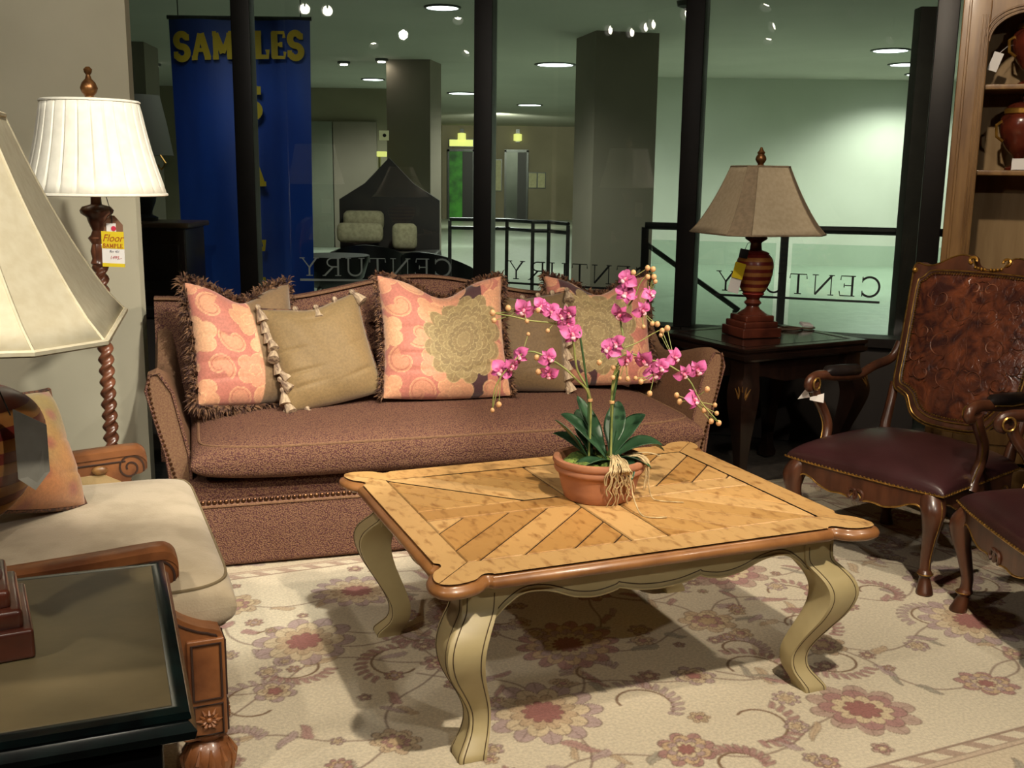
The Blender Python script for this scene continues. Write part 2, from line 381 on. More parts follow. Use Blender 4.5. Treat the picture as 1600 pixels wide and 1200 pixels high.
for (pa, pb, ya, yb, lab) in ((767, 779, 252, 298, 'narrow pale yellow poster beside the green lift door'), (822, 834, 271, 293, 'left one of two pale posters beside the grey lift door'), (836, 847, 271, 293, 'right one of two pale posters beside the grey lift door')):
    xa, xb = (pa-800)/1640*33.5, (pb-800)/1640*33.5; za, zb = 1.357-(yb-276)*33.5/1640, 1.357-(ya-276)*33.5/1640
    o = thing('wall_poster', lab, 'poster', ((xa+xb)/2, 33.86, (za+zb)/2), group='posters by the lifts')
    MB().box((0, 0, 0), (xb-xa, .03, zb-za)).build('poster_sheet', poster_m, o); MB().box((0, .02, 0), (xb-xa+.05, .03, zb-za+.05)).build('poster_frame', steel, o)
for px, lab in ((718, 'glowing wall sconce above the yellow lit sign'), (804, 'glowing wall sconce above the grey lift door')):
    o = thing('wall_sconce', lab, 'wall lamp', ((px-800)/1640*33.5, 33.8, 2.65), group='sconces over the lifts')
    MB().lathe([(.05, -.22), (.13, -.2), (.13, .0), (.05, .02)], 12).build('sconce_shade', glow_y, o)
    MB().box((0, .06, -.05), (.12, .06, .4)).build('wall_plate', steel, o)

# small square exit-style sign, slim lit post
o = thing('square_sign', 'small square cream sign with dark dot on the corridor column', 'sign', (-1.79, 14.7, 1.88))
MB().box((0, 0, 0), (.13, .04, .13)).build('sign_face', M('cream sign', 'b8b98c', emit=.3), o)
MB().lathe([(.025, -.003), (.025, .003)], 12, mat=Euler((R(90), 0, 0)).to_matrix(), c=(.01, -.024, 0)).build('dot', black_plastic, o)
o = thing('lamp_post', 'slim pale post with a small glowing lamp head under the square sign', 'lamp', (-1.84, 14.6, 0))
MB().lathe([(.018, .03), (.018, 1.6)], 10).build('pole', M('pale post', 'a7a06c', rough=.4), o); MB().lathe([(.12, 0), (.12, .03), (.02, .04)], 14).build('base', steel, o)
MB().box((.03, 0, 1.63), (.13, .08, .07), bev=.01).build('lamp_head', glow_y, o)

# railings
def railing(name, pts, label, hs=(1.05,), glassed=True, th=1., m=None):
    pts = [Vector(p) for p in pts]; c = pts[0]
    o = thing(name, label, 'railing', c)
    for h in hs:
        MB().tube([p-c+Vector((0, 0, h)) for p in pts], .024*th, 8).build('handrail', m or steel_dark, o)
    for p in pts:
        MB().box((p.x-c.x, p.y-c.y, .52), (.045*th, .03*th, 1.04)).build('post', m or steel_dark, o)
    if glassed:
        for a, b in zip(pts[:-1], pts[1:]):
            d = (b-a).normalized()
            wall_seg(a-c+d*.05, b-c-d*.05, .1, .96, .01).build('glass_panel', rail_glass, o, 0)
railing('stair_railing', [(.86, 6.95, 0), (1.72, 6.72, 0), (2.9, 6.4, 0)], 'dark handrail on posts behind the right window beside the lamp')
railing('gallery_railing', [(-.46, 7.6, 0), (-.05, 7.55, 0), (.13, 7.3, 0), (.24, 7.3, 0), (.36, 7.05, 0)], 'double steel rail with thin posts outside the middle window', (1.05, .99), False, .55, steel)
o = thing('stair_handrail', 'sloping dark handrail running down the stairs behind the striped lamp', 'handrail', (1.0, 8.1, 0))
MB().tube([(0, 0, .87), (.75, 0, .36)], .02, 8).build('rail', steel_dark, o)
MB().box((.02, 0, .43), (.03, .03, .86)).build('post', steel_dark, o); MB().box((.72, 0, .18), (.03, .03, .36)).build('post', steel_dark, o)

# the hanging sample-sale banner
bY = 8.0
bx0, bx1 = (288-800)/1640*8.05, (490-800)/1640*8.05
ban = thing('hanging_banner', 'tall navy blue banner with yellow SAMPLES lettering hung outside the window', 'banner', ((bx0+bx1)/2, bY, 0))
hw = (bx1-bx0)/2
MB().grid(lambda u, v: ((u-.5)*2*hw*(1+.04*v), .03*math.sin(u*9+v*3)*(1-v*.6), .25+2.20*v), 24, 24).build('cloth', banner_m, ban)
def bfn(sc, ox, oz, wob=0):
    return lambda x, y, d: (ox+x, -.045-d*3, oz+y+.02*math.sin(x*2.))
mb = stroke_text(MB(), 'SAMPLES', .18, .047, bfn(1, -.47, 2.16), .10, .94); mb.build('lettering', banner_y, ban, 0, fix=False)
for q, (ch, z) in enumerate((('S', 1.74), ('A', 1.26), ('L', .78), ('E', .33))):
    stroke_text(MB(), ch, .24, .05, bfn(1, -.045, z), 0, .21).build('letter', banner_y, ban, 0, fix=False)
MB().tube([(-hw-.03, 0, 2.46), (hw+.03, 0, 2.46)], .015, 8).build('rod', steel, ban)
for sx in (-1, 1): MB().tube([(sx*hw*.9, 0, 2.46), (sx*hw*.9, 0, 2.9)], .004, 5).build('cord', black_plastic, ban)

# corridor lights
DL = [430]
def downlight(x, y, r, lab):
    o = thing('recessed_downlight', lab, 'ceiling light', (x, y, 2.9), group='corridor downlights')
    MB().lathe([(r, -.012), (r, .0)], 20).build('diffuser', lamp_em, o, 0)
    L_ = bpy.data.lights.new('downlight', 'SPOT'); L_.energy = DL[0]; L_.spot_size = R(150); L_.spot_blend = .6; L_.color = (.94, 1., .88); L_.shadow_soft_size = r*.8
    lo = bpy.data.objects.new('downlight_lamp', L_); COL.objects.link(lo); lo.parent = o; lo.location = (0, 0, -.03)
    MB().lathe([(r, -.002), (r, -.016), (r*1.15, -.016), (r*1.18, .0)], 20, cap=False).build('rim', steel, o)
def at(px, py, z=2.9):
    d = (z-1.357)*1640/(274.5+(px-800)*.0127-py); return (px-800)/1640*d, d*.985
for px, py, r, lab in ((691, 31, .15, 'brightest round downlight, left of the middle mullion top'), (588, 133, .17, 'thin round downlight left of the dim square column'),
                       (858, 112, .25, 'round downlight just left of the big corridor column'), (720, 153, .25, 'small far downlight left of the middle mullion'),
                       (821, 170, .25, 'smallest far downlight right of the middle mullion'), (1352, 92, .2, 'large round downlight in the right pane'),
                       (1376, 112, .2, 'middle downlight of three in the right pane'), (1400, 126, .2, 'lowest downlight of three in the right pane')):
    x, y = at(px, py); downlight(x, min(y, 33.5), r, lab)
for i, (px, py) in enumerate(((218, 107), (265, 111), (407, 118), (545, 108), (601, 104))):
    x, y = at(px, py)
    o = thing('ceiling_spot', ['faint ceiling spot nearest the pleated lamp', 'faint ceiling spot left of the banner', 'small ceiling spot glinting over the banner', 'left of a pair of small ceiling spots beside the dim column', 'right of a pair of small ceiling spots beside the dim column'][i], 'ceiling light', (x, y, 2.9), group='small corridor spots')
    MB().lathe([(.05, -.05), (.06, 0)], 14).build('lens', spot_em, o); MB().lathe([(.06, -.04), (.09, -.03), (.09, 0)], 14, cap=False).build('rim', steel, o)
sm = thing('smoke_detector', 'small dark round ceiling detector above the big column', 'detector', (*at(1050, 24), 2.9))
MB().lathe([(.02, -.09), (.03, -.06), (.09, -.04), (.1, 0)], 16).build('housing', steel_dark, sm)

# furniture in the corridor showroom; the chest and its lamp stand in for reflections
ch = thing('reflection_chest', 'dark red chest with brass ornament standing in for a reflection in the glass behind the floor lamp', 'chest', (-2.42, 7.0, 0))  # solid stand-in for a chest mirrored in the window
MB().box((0, 0, .52), (.62, .42, .96), bev=.01).build('case', chest_w, ch); MB().box((0, 0, 1.02), (.68, .48, .035), bev=.012).build('top', M('chest top', '5e4630', rough=.3), ch)
for z in (.2, .48, .78): MB().box((0, -.215, z), (.54, .02, .24), bev=.008).build('drawer', chest_w, ch)
orn = MB()
for a in range(5):
    an = R(50+20*a); orn.tube([(0, -.235, .95), (.03*math.cos(an), -.24, .95+.05*math.sin(an)), (.07*math.cos(an), -.24, .96+.085*math.sin(an))], [.008, .012, .003], 6)
orn.tube([(0, -.235, .96), (.006, -.24, .88), (-.004, -.24, .80)], [.014, .016, .005], 8); orn.tube([(-.03, -.235, .86), (0, -.24, .83), (.03, -.235, .86)], .007, 6)
orn.build('brass_ornament', gold_band, ch)
lp = thing('reflection_lamp', 'small cream shaded lamp on the chest, standing in for a reflection in the glass', 'lamp', (-2.44, 7.02, 1.04))  # solid stand-in for a lamp mirrored in the window
MB().lathe([(.08, 0), (.085, .02), (.04, .04), (.07, .12), (.085, .2), (.05, .3), (.02, .34), (.015, .42)], 18).build('base', black_plastic, lp)
MB().lathe([(.2, .42), (.17, .6), (.13, .8)], 28, cap=False).build('lamp_shade', M('dim cream shade', '8f8c78', rough=.9), lp)
MB().tube([(.16, -.12, .42), (.2, -.14, .37), (.17, -.14, .33), (.15, -.14, .36)], .007, 6).build('brass_hook', gold_band, lp)
def stool(x, y, s, lab):
    o = thing('bar_stool', lab, 'stool', (x, y, 0))
    MB().box((0, 0, .76), (s, s*.9, .07), bev=.02).build('seat', black_seat, o)
    for sx in (-1, 1):
        for sy in (-1, 1): MB().tube([(sx*s*.42, sy*s*.38, .73), (sx*s*.5, sy*s*.45, 0)], .014, 6).build('leg', steel_dark, o)
    MB().tube([(-s*.46, -s*.42, .3), (s*.46, -s*.42, .3), (s*.46, s*.42, .3), (-s*.46, s*.42, .3)], .01, 6, closed=True).build('footrest', steel_dark, o)
stool(-2.75, 9.0, .34, 'dark stool left of the blue banner')
# two low black lounge chairs and a round table
def tub(x, y, rz, lab):
    o = thing('tub_chair', lab, 'chair', (x, y, 0), R(rz), 'black corridor lounge chairs')
    MB().box((0, 0, .37), (.52, .50, .12), bev=.04).build('seat', black_seat, o)
    pr = []
    for i in range(15):
        a = R(-10+200*i/14); c, s = math.cos(a), math.sin(a)
        pr.append([(c*.29, s*.27, .34), (c*.33, s*.31, .34), (c*.35, s*.33, .60+.16*max(0, s)), (c*.30, s*.28, .60+.16*max(0, s))])
    MB().loft(pr).build('backrest', black_seat, o)
    for sx in (-1, 1):
        for sy in (-1, 1): MB().tube([(sx*.22, sy*.2, .33), (sx*.25, sy*.23, 0)], .014, 6).build('leg', steel, o)
tub(-1.28, 9.4, 180, 'black tub chair beside the round table beyond the second pane')
tub(-.58, 8.6, 150, 'black tub chair just left of the middle mullion outside')
rt = thing('round_table', 'black round drum table beyond the second pane', 'table', (-1.42, 8.3, 0))
MB().lathe([(.02, .46), (.16, .48), (.24, .56), (.27, .66), (.285, .70), (.285, .73)], 28).build('top', black_seat, rt)
for k in range(4):
    a = R(45+90*k); MB().tube([(.14*math.cos(a), .14*math.sin(a), .5), (.24*math.cos(a), .24*math.sin(a), 0)], .012, 6).build('leg', steel, rt)
st = thing('high_back_settee', 'dark peaked high-back settee with cream cushions in the far showroom', 'settee', (-1.55, 13.0, 0))
MB().prism([(-.62, .2), (.62, .2), (.62, 1.05), (.3, 1.25), (.0, 1.56), (-.3, 1.25), (-.62, 1.05)], .2, .3, lambda x, y, d: (x, d, y)).build('backrest', dark_head, st)
MB().box((0, -.15, .3), (1.3, .7, .3), bev=.05).build('seat', dark_head, st)
for sx in (-1, 1):
    for sy in (-.42, .2): MB().box((sx*.58, sy, .08), (.07, .07, .16)).build('leg', dark_head, st)
for i, (x, z, sx_, lab) in enumerate(((-.32, .66, .56, 'long cream bolster on the peaked settee, lower of two'), (-.3, .88, .5, 'cream cushion propped above the bolster on the settee'), (.22, .62, .3, 'tan square cushion on the right of the peaked settee'))):
    o = MB().box((0, 0, 0), (sx_, .2, .24 if i < 2 else .32), bev=.085).build('cushion', cream_pillow, None, 80)
    o.location = (-1.55+x, 12.98+(-.1 if i != 1 else .08), z if i != 1 else .8); tag(o, lab, 'cushion', 'cushions on the far settee')
# ------------------------------------------------------------------ sofa
sofa = thing('sofa', 'brown woven camelback sofa with single long seat cushion below the window', 'sofa', (-.17, 3.69, 0), R(16.8))
def sm(x, a, b):
    t = min(1, max(0, (x-a)/(b-a))); return t*t*(3-2*t)
def back_top(u): return .855+.085*sm(.62-abs(u), 0, .62)+.012*sm(abs(u), .8, 1.08)
secs = []
NU = 44
for i in range(NU+1):
    u = -1.07+2.14*i/NU; t = back_top(u)
    secs.append([(u, .70, .22), (u, .70, .46), (u, .77, t-.10), (u, .79, t-.035), (u, .825, t-.006), (u, .865, t), (u, .905, t-.012), (u, .925, t-.05), (u, .93, .5), (u, .92, .22)])
MB().loft(secs).build('backrest', fab_sofa, sofa, 50)
MB().tube([(-1.07+2.14*i/NU, .805, back_top(-1.07+2.14*i/NU)-.006) for i in range(NU+1)], .006, 6).build('piping', fab_sofa_plain, sofa)
MB().box((0, .47, .125), (1.94, .89, .235), bev=.02).build('skirt', fab_sofa, sofa)
MB().box((0, .49, .27), (1.93, .86, .075), bev=.02).build('seat_rail', fab_sofa, sofa)
mb = MB()
for i in range(100): mb.ball((-.955+1.91*i/99, .026, .243), .0085, 6, 4, (1, .6, 1))
mb.build('nailhead_trim', brass_nail, sofa)
MB().tube([(-.96, .024, .228), (.96, .024, .228)], .005, 6).build('welt', fab_sofa_plain, sofa)
def cushion_mesh(w, d, h, x0, y0, z0, crown=.03, n=30, p=6):
    """rounded, slightly crowned seat cushion"""
    def f(u, v, side):
        a, b = u*2-1, v*2-1
        e = max(0, (1-abs(a)**p))**.5*max(0, (1-abs(b)**p))**.5
        return (x0+a*w/2, y0+b*d/2, z0+h/2+side*(h/2*(e**.55)+crown*(1-a*a)*(1-b*b)))
    g = lambda t: .5-.5*math.cos(math.pi*t)
    mb = MB(); mb.grid(lambda u, v: f(g(u), g(v), 1), n*2, n); mb.grid(lambda u, v: f(g(u), g(v), -1), n*2, n)
    mb.fn = f
    return mb
def cushion_piping(mb, k, side, p, n=120):
    pts = []
    for i in range(n):
        t = 2*math.pi*i/n; c_, s_ = math.cos(t), math.sin(t)
        a = math.copysign(abs(c_)**(2/p), c_)*k; b = math.copysign(abs(s_)**(2/p), s_)*k
        pts.append(mb.fn(a/2+.5, b/2+.5, side))
    return pts
cm_ = cushion_mesh(1.90, .78, .165, 0, .365, .305, .010); sc_ = cm_.build('seat_cushion', fab_sofa, sofa, 60)
MB().tube(cushion_piping(cm_, .97, 1, 9), .005, 6, closed=True).build('piping', fab_sofa_plain, sc_)
for s in (-1, 1):
    secs = []
    for i in range(17):
        t = i/16; v = .10+.80*t
        top = .70-.075*sm(t, 0, .55)+.215*sm(t, .62, 1.0)
        if i == 0: top -= .012
        fl = .09*(1-.25*t)           # outward flare
        xi, xo = .94, 1.0
        secs.append([(s*xi, v, .10), (s*(xi+.012), v-.0, .40), (s*(xi+fl*.75), v, top-.07), (s*(xi+fl*.95), v, top-.015), (s*(xi+fl+.02), v, top), (s*(xo+fl-.012), v, top-.012), (s*(xo+fl), v, top-.06), (s*(xo+.03), v, .40), (s*xo, v, .10)])
    ar = MB().loft(secs).build('arm', fab_sofa_plain, sofa, 50)
    mb = MB()
    for i in range(34):
        z = .12+.55*i/33; q = sm(z, .2, .66); mb.ball((s*(.99+.085*q), .096, z), .006, 6, 4)
    mb.build('nailhead_trim', brass_nail, ar)
    MB().tube([(s*.945, .098, .12), (s*.955, .098, .40), (s*1.0, .098, .62), (s*1.04, .098, .685), (s*1.07, .098, .682), (s*1.085, .098, .63), (s*1.03, .098, .40), (s*1.0, .098, .12)], .006, 6).build('piping', fab_sofa, ar)
for s in (-1, 1):
    for v in (.1, .86): MB().box((s*.9, v, .009), (.07, .07, .018)).build('foot', espresso, sofa)

# ------------------------------------------------------------------ coffee table
ct = thing('coffee_table', 'oak plank coffee table with cream cabriole legs in the middle of the rug', 'coffee table', (.246-.02, 2.828-.015, .0), R(22.1))
HX, HY = .578, .452
corner = [(HX-.115, -HY), (HX-.105, -HY+.010), (HX-.092, -HY+.004), (HX-.075, -HY-.014), (HX-.045, -HY-.026), (HX-.008, -HY-.028), (HX+.018, -HY-.016), (HX+.030, -HY+.010), (HX+.026, -HY+.045), (HX+.012, -HY+.075), (HX-.006, -HY+.092), (HX-.012, -HY+.105), (HX, -HY+.115)]
q1 = smoothline(corner, 3)
outl = q1+[(x, -y) for x, y in reversed(q1)]
outl = outl+[(-x, -y) for x, y in outl]
def ring(off, z):
    n = len(outl); res = []
    for i in range(n):
        a = Vector(outl[i-1]); b = Vector(outl[(i+1) % n]); t = (b-a).normalized(); nn = Vector((t.y, -t.x)); p = Vector(outl[i])+nn*off
        res.append((p.x, p.y, z))
    return res
MB().loft([ring(-.02, .443), ring(-.006, .445), ring(.004, .452), ring(.006, .460), ring(.002, .468), ring(-.006, .4715), ring(-.008, .4745)]).build('top_edge', oak_edge, ct, 50)
# planks: mitred border and four fields of boards radiating from a cross band, each board its own polygon over a dark ground
def clip(poly, a, b, c):
    out = []
    for i in range(len(poly)):
        p, q = poly[i], poly[(i+1) % len(poly)]; dp = a*p[0]+b*p[1]-c; dq = a*q[0]+b*q[1]-c
        if dp <= 0: out.append(p)
        if (dp < 0) != (dq < 0):
            t = dp/(dp-dq); out.append((p[0]+(q[0]-p[0])*t, p[1]+(q[1]-p[1])*t))
    return out
def inset(poly, g):
    n = len(poly); r = poly
    ar = sum(poly[i][0]*poly[(i+1) % n][1]-poly[(i+1) % n][0]*poly[i][1] for i in range(n))
    if ar < 0: poly = poly[::-1]; r = poly
    for i in range(n):
        p, q = poly[i], poly[(i+1) % n]; dx, dy = q[0]-p[0], q[1]-p[1]; L_ = math.hypot(dx, dy)
        if L_ < 1e-6: continue
        nx, ny = dy/L_, -dx/L_; r = clip(r, nx, ny, nx*p[0]+ny*p[1]-g)
        if len(r) < 3: return []
    return r
boards = []
ox, oy = .018, .015
IX, IY, bw = .494, .353, .040
inner = [(-IX, -IY), (IX, -IY), (IX, IY), (-IX, IY)]
fullp = [(p[0], p[1]) for p in [(r[0], r[1]) for r in ring(-.010, 0)]]
# border boards (mitred)
for a, b in ((0, -1), (0, 1), (-1, 0), (1, 0)):
    g_ = .0016; P = fullp
    if b:
        P = clip(P, 0, -b, -IY-g_); P = clip(P, 1, -b, IX-IY-g_); P = clip(P, -1, -b, IX-IY-g_)
    else:
        P = clip(P, -a, 0, -IX-g_); P = clip(P, -a, 1, IY-IX-g_); P = clip(P, -a, -1, IY-IX-g_)
    boards.append((P, None))
boards.append(([(-IX, -bw), (-.06, -bw), (-.06, bw), (-IX, bw)], 0)); boards.append(([(.06, -bw), (IX, -bw), (IX, bw), (.06, bw)], 0))
boards.append(([(-.06, -IY), (.045, -IY), (.045, IY), (-.06, IY)], 90))
for sx in (-1, 1):
    for sy in (-1, 1):
        x0, x1 = (-IX, -.06) if sx < 0 else (.045, IX)
        y0, y1 = (-IY, -bw) if sy < 0 else (bw, IY)
        quad = [(x0, y0), (x1, y0), (x1, y1), (x0, y1)]
        a, b = (1, -1) if sx*sy > 0 else (1, 1)
        cs = [a*p[0]+b*p[1] for p in quad]; c = min(cs)-rng.random()*.05
        while c < max(cs):
            w = .105+.03*rng.random()
            P = clip(clip(quad, a, b, c+w), -a, -b, -c)
            if len(P) >= 3: boards.append((P, 45 if sx*sy > 0 else -45))
            c += w
V = []; F = []; Cc = []
tones = [LIN('c69c62'), LIN('be9459'), LIN('b4884e'), LIN('cba46c')]
for P, ang in boards:
    brd = ang is None
    if not brd: P = inset(P, .0016)
    if len(P) < 3: continue
    n = len(V); base = tones[rng.integers(4)]*(.92+.14*rng.random())*(.97 if ang is None else 1)
    P2 = [] if brd else inset(P, .004)
    for p in P: V.append((p[0], p[1], .4765)); Cc.append(base*.55)
    if len(P2) == len(P):
        for p in P2: V.append((p[0], p[1], .48)); Cc.append(base)
        k = len(P)
        F.append(tuple(range(n+k, n+2*k))); F += [(n+i, n+(i+1) % k, n+k+(i+1) % k, n+k+i) for i in range(k)]
    else:
        V[n:] = [(p[0], p[1], .48) for p in P]; Cc[n:] = [base]*len(P); F.append(tuple(range(n, n+len(P))))
me = bpy.data.meshes.new('planks'); me.from_pydata(V, [], F); me.update(); set_cols(me, np.array(Cc))
link('planks', me, oak, ct, 0)
MB().box((0, 0, .4752), (2*HX-.05, 2*HY-.05, .0012)).build('plank_ground', carved_dark, ct)
# base
mb = MB(); LX, LY = .515, .39
mb.box((0, 0, .444), (2*LX-.05, 2*LY-.05, .012)); mb.build('subtop', paint, ct)
def scallop(half):
    """lower edge of an apron from the centre out: lobe, cusp, dip, arch, pendant"""
    k = [(0, .078), (.12, .074), (.23, .062), (.245, .060), (.27, .066), (.38, .074), (.5, .066), (.62, .045), (.72, .037), (.80, .042), (.88, .066), (.93, .088), (.97, .092), (1.0, .078)]
    q = smoothline(k, 4); return [(t*half, d) for t, d in q]
for (axis, sgn, half) in (('x', -1, LX-.045), ('x', 1, LX-.045), ('y', -1, LY-.045), ('y', 1, LY-.045)):
    e = scallop(half); low = [(-x, .442-d) for x, d in reversed(e)]+[(x, .442-d) for x, d in e[1:]]
    ou = low+[(half, .442), (-half, .442)]
    off = (LY if axis == 'x' else LX)
    fn = (lambda x, z, d, s=sgn, o=off: (x, s*(o-d), z)) if axis == 'x' else (lambda x, z, d, s=sgn, o=off: (s*(o-d), x, z))
    ap = MB().prism(ou, .0, .02, fn).build('apron', paint, ct)
    MB().tube([fn(x, z+.0, -.001) for x, z in low], .0035, 5).build('bead', paint, ap)
    MB().tube([fn(x, z+.012, .0) for x, z in low], .0016, 4).build('glaze_line', paint_line, ap)
legp = [(.442, .0, .092), (.40, .0, .092), (.372, .004, .092), (.35, .022, .096), (.325, .040, .098), (.295, .050, .096), (.26, .048, .090), (.22, .036, .081), (.18, .018, .071), (.14, .0, .062), (.105, -.012, .056), (.075, -.014, .054), (.05, -.008, .057), (.028, .006, .064), (.012, .016, .069), (.0, .018, .069)]
legq = smoothline(legp, 3)
def sq(cx, cy, z, s, p=.86):
    h = s/2; c = h*p
    return [(cx+x, cy+y, z) for x, y in ((-c, -h), (c, -h), (h*.97, -h*.97), (h, -c), (h, c), (h*.97, h*.97), (c, h), (-c, h), (-h*.97, h*.97), (-h, c), (-h, -c), (-h*.97, -h*.97))]
for sx in (-1, 1):
    for sy in (-1, 1):
        secs = [sq(sx*(LX-.04+o*1.0), sy*(LY-.04+o*1.0), z, s) for z, o, s in legq]
        lg = MB().loft(secs).build('leg', paint, ct, 50)
        mb = MB()
        for kx, ky in ((1, 0), (0, 1)):          # umber lines near the edges of the outer faces
            for e in (-1, 1):
                pts = []
                for z, o, s in legq[2:]:
                    h = s/2; a = h+.0004; bq = e*h*.72
                    cx, cy = sx*(LX-.04+o), sy*(LY-.04+o)
                    pts.append((cx+(sx*a if kx else bq), cy+(sy*a if ky else bq), z))
                mb.tube(pts, .0014, 4)
        mb.build('glaze_line', paint_line, lg)

# ------------------------------------------------------------------ striped urn table lamps
def make_lamp(label, shade_mat, loc, rz, uk=1., sz=0.):
    t = thing('table_lamp', label, 'lamp', loc, rz)
    mb = MB().box((0, 0, .022), (.195, .195, .044), bev=.006).box((0, 0, .056), (.172, .172, .03), bev=.008).box((0, 0, .083), (.145, .145, .028), bev=.008)
    mb.build('base', lamp_wood, t)
    MB().lathe([(.066, .094), (.066, .100), (.055, .108), (.034, .122), (.027, .135), (.033, .142), (.040, .150), (.033, .158), (.028, .165), (.034, .176)], 28).build('pedestal', lamp_wood, t)
    prof = [(.034, .174), (.050, .19), (.068, .212), (.083, .24), (.093, .27), (.098, .30), (.098, .325), (.090, .348), (.074, .366), (.052, .378), (.034, .384)]
    prof = [(r*uk if .19 < z < .37 else r, z) for r, z in smoothline(prof, 4)]
    urn = MB().lathe(prof, 36).build('urn', lamp_red, t, 60)
    for z in (.205, .238, .272, .305, .338):
        r = np.interp(z, [p[1] for p in prof], [p[0] for p in prof]); r2 = np.interp(z+.017, [p[1] for p in prof], [p[0] for p in prof]); rm = np.interp(z+.0085, [p[1] for p in prof], [p[0] for p in prof])
        MB().lathe([(r+.0006, z), (rm+.0009, z+.0085), (r2+.0006, z+.017)], 36, cap=False).build('gold_band', lamp_band, urn, 60)
    MB().lathe([(.034, .38), (.027, .388), (.024, .415), (.028, .422), (.047, .434), (.050, .44), (.03, .462), (.012, .475), (.008, .5), (.008, .745)], 24).build('neck', lamp_wood, t)
    # square bell shade with cut corners
    zb, zt = .462, .752
    secs = []; ins = []
    for i in range(11):
        q = i/10; z = zb+(zt-zb)*q
        h = .243-.138*(q**.82)-.004*math.sin(q*math.pi); c = h*.70
        secs.append([(c, -h, z), (h, -c, z), (h, c, z), (c, h, z), (-c, h, z), (-h, c, z), (-h, -c, z), (-c, -h, z)])
    secs = [[(x*math.cos(sz)-y*math.sin(sz), x*math.sin(sz)+y*math.cos(sz), z) for x, y, z in s_] for s_ in secs]
    sh = MB().loft(secs, cap=False).build('lamp_shade', shade_mat, t, 20)
    md = sh.modifiers.new('thick', 'SOLIDIFY'); md.thickness = .004
    for qq in (0, 10):
        MB().tube(secs[qq], .0045 if qq == 0 else .004, 6, closed=True).build('trim', shade_trim if shade_mat is shade_t else shade_c, sh)
    mb = MB()
    for kk in range(8): mb.tube([s_[kk] for s_ in secs], .0022, 5)
    mb.build('seam', shade_trim if shade_mat is shade_t else shade_c, sh)
    if shade_mat is shade_t:
        mb = MB()
        for kk in (0, 2, 4, 6):
            mb.loft([[Vector(s_[kk])*1.004+Vector((0, 0, -.004*s_[kk][2])), Vector(s_[(kk+1) % 8])*1.004+Vector((0, 0, -.004*s_[kk][2]))] for s_ in secs], cap=False, closed=False)
        mb.build('corner_panel', shade_trim, sh, 0)
    for a in range(2):
        MB().tube([(math.cos(a*PI_/2)*.1, math.sin(a*PI_/2)*.1, .746), (-math.cos(a*PI_/2)*.1, -math.sin(a*PI_/2)*.1, .746)], .002, 4).build('spider', bronze, t)
    MB().lathe([(.006, .745), (.018, .755), (.012, .762), (.019, .772), (.024, .782), (.022, .794), (.014, .806), (.018, .812), (.010, .822), (.004, .836)], 18).build('finial', bronze, t)
    return t
PI_ = math.pi
lamp_a = make_lamp('striped urn lamp with beige bell shade on the corner table', shade_t, (1.085, 4.735, .66), R(18), .84)
lamp_b = make_lamp('large near cream lamp shade and striped base on the foreground table', shade_c, (-.80, 1.42, .68), R(28), 1.4, R(-12))
# hang tags of the lamps
t1 = thing('price_tag', 'yellow and white price tag hanging from the corner lamp neck', 'tag', (1.03, 4.655, 1.08))
MB().box((-.035, -.01, -.12), (.055, .002, .07), rot=(0, R(14), R(20))).build('yellow_part', yellow_card, t1)
MB().box((-.05, -.01, -.18), (.055, .002, .075), rot=(0, R(14), R(20))).build('white_part', white_card, t1)
MB().box((-.015, 0, -.045), (.038, .012, .04), rot=(0, R(10), R(15)), bev=.003).build('clip', black_plastic, t1)
MB().tube([(.012, -.0, .005), (.0, 0, -.0), (-.012, 0, -.03)], .0015, 5).build('string', black_plastic, t1)
t2 = thing('grey_tag', 'plain grey card tag hanging beside the near striped lamp base', 'tag', (-.643, 1.36, 1.045))
MB().add([(-.01, -.02, .005), (.028, -.01, -.018), (.028, -.01, -.082), (.012, -.02, -.105), (-.01, -.02, -.09)], [(0, 1, 2, 3, 4)]).build('card', grey_card, t2, 0).modifiers.new('t', 'SOLIDIFY').thickness = .002
MB().tube([(-.01, -.028, -.002), (-.05, -.01, .08), (-.1, .015, .16)], .0012, 4).build('string', black_plastic, t2)

# ------------------------------------------------------------------ corner end table
def frame_ring(mb, hx, hy, prof):
    """closed moulding: prof = [(outset, z)]"""
    return mb.loft([[(-hx-o, -hy-o, z), (hx+o, -hy-o, z), (hx+o, hy+o, z), (-hx-o, hy+o, z)] for o, z in prof])
et = thing('corner_table', 'dark espresso corner table with carved cabriole leg under the striped lamp', 'side table', (1.135, 4.745, 0), R(28.5))
ex, ey = .355, .30
frame_ring(MB(), ex, ey, [(-.03, .60), (-.01, .602), (.0, .612), (.002, .63), (-.008, .634), (-.006, .64), (.0, .645), (.002, .655), (-.004, .66), (-.05, .66), (-.055, .655), (-.4*ey, .655)]).build('top', espresso, et, 30)
MB().box((0, 0, .6575), (2*ex-.13, 2*ey-.13, .003)).build('top_inlay', M('polished dark inlay', '2a1f1a', '1e1613', scale=12., rough=.12, coat=.6), et)
for sx, sy, L_, d in ((0, -1, ex-.05, ey-.04), (0, 1, ex-.05, ey-.04), (-1, 0, ey-.05, ex-.04), (1, 0, ey-.05, ex-.04)):
    e = [(0, .505), (.25, .50), (.5, .515), (.75, .53), (1, .50)]; q = smoothline(e, 4)
    lo = [(-t*L_, z) for t, z in reversed(q)]+[(t*L_, z) for t, z in q[1:]]
    fn = (lambda x, z, dd, sy=sy, d=d: (x, sy*(d-dd), z)) if sy else (lambda x, z, dd, sx=sx, d=d: (sx*(d-dd), x, z))
    MB().prism(lo+[(L_, .605), (-L_, .605)], 0, .02, fn).build('apron', espresso, et)
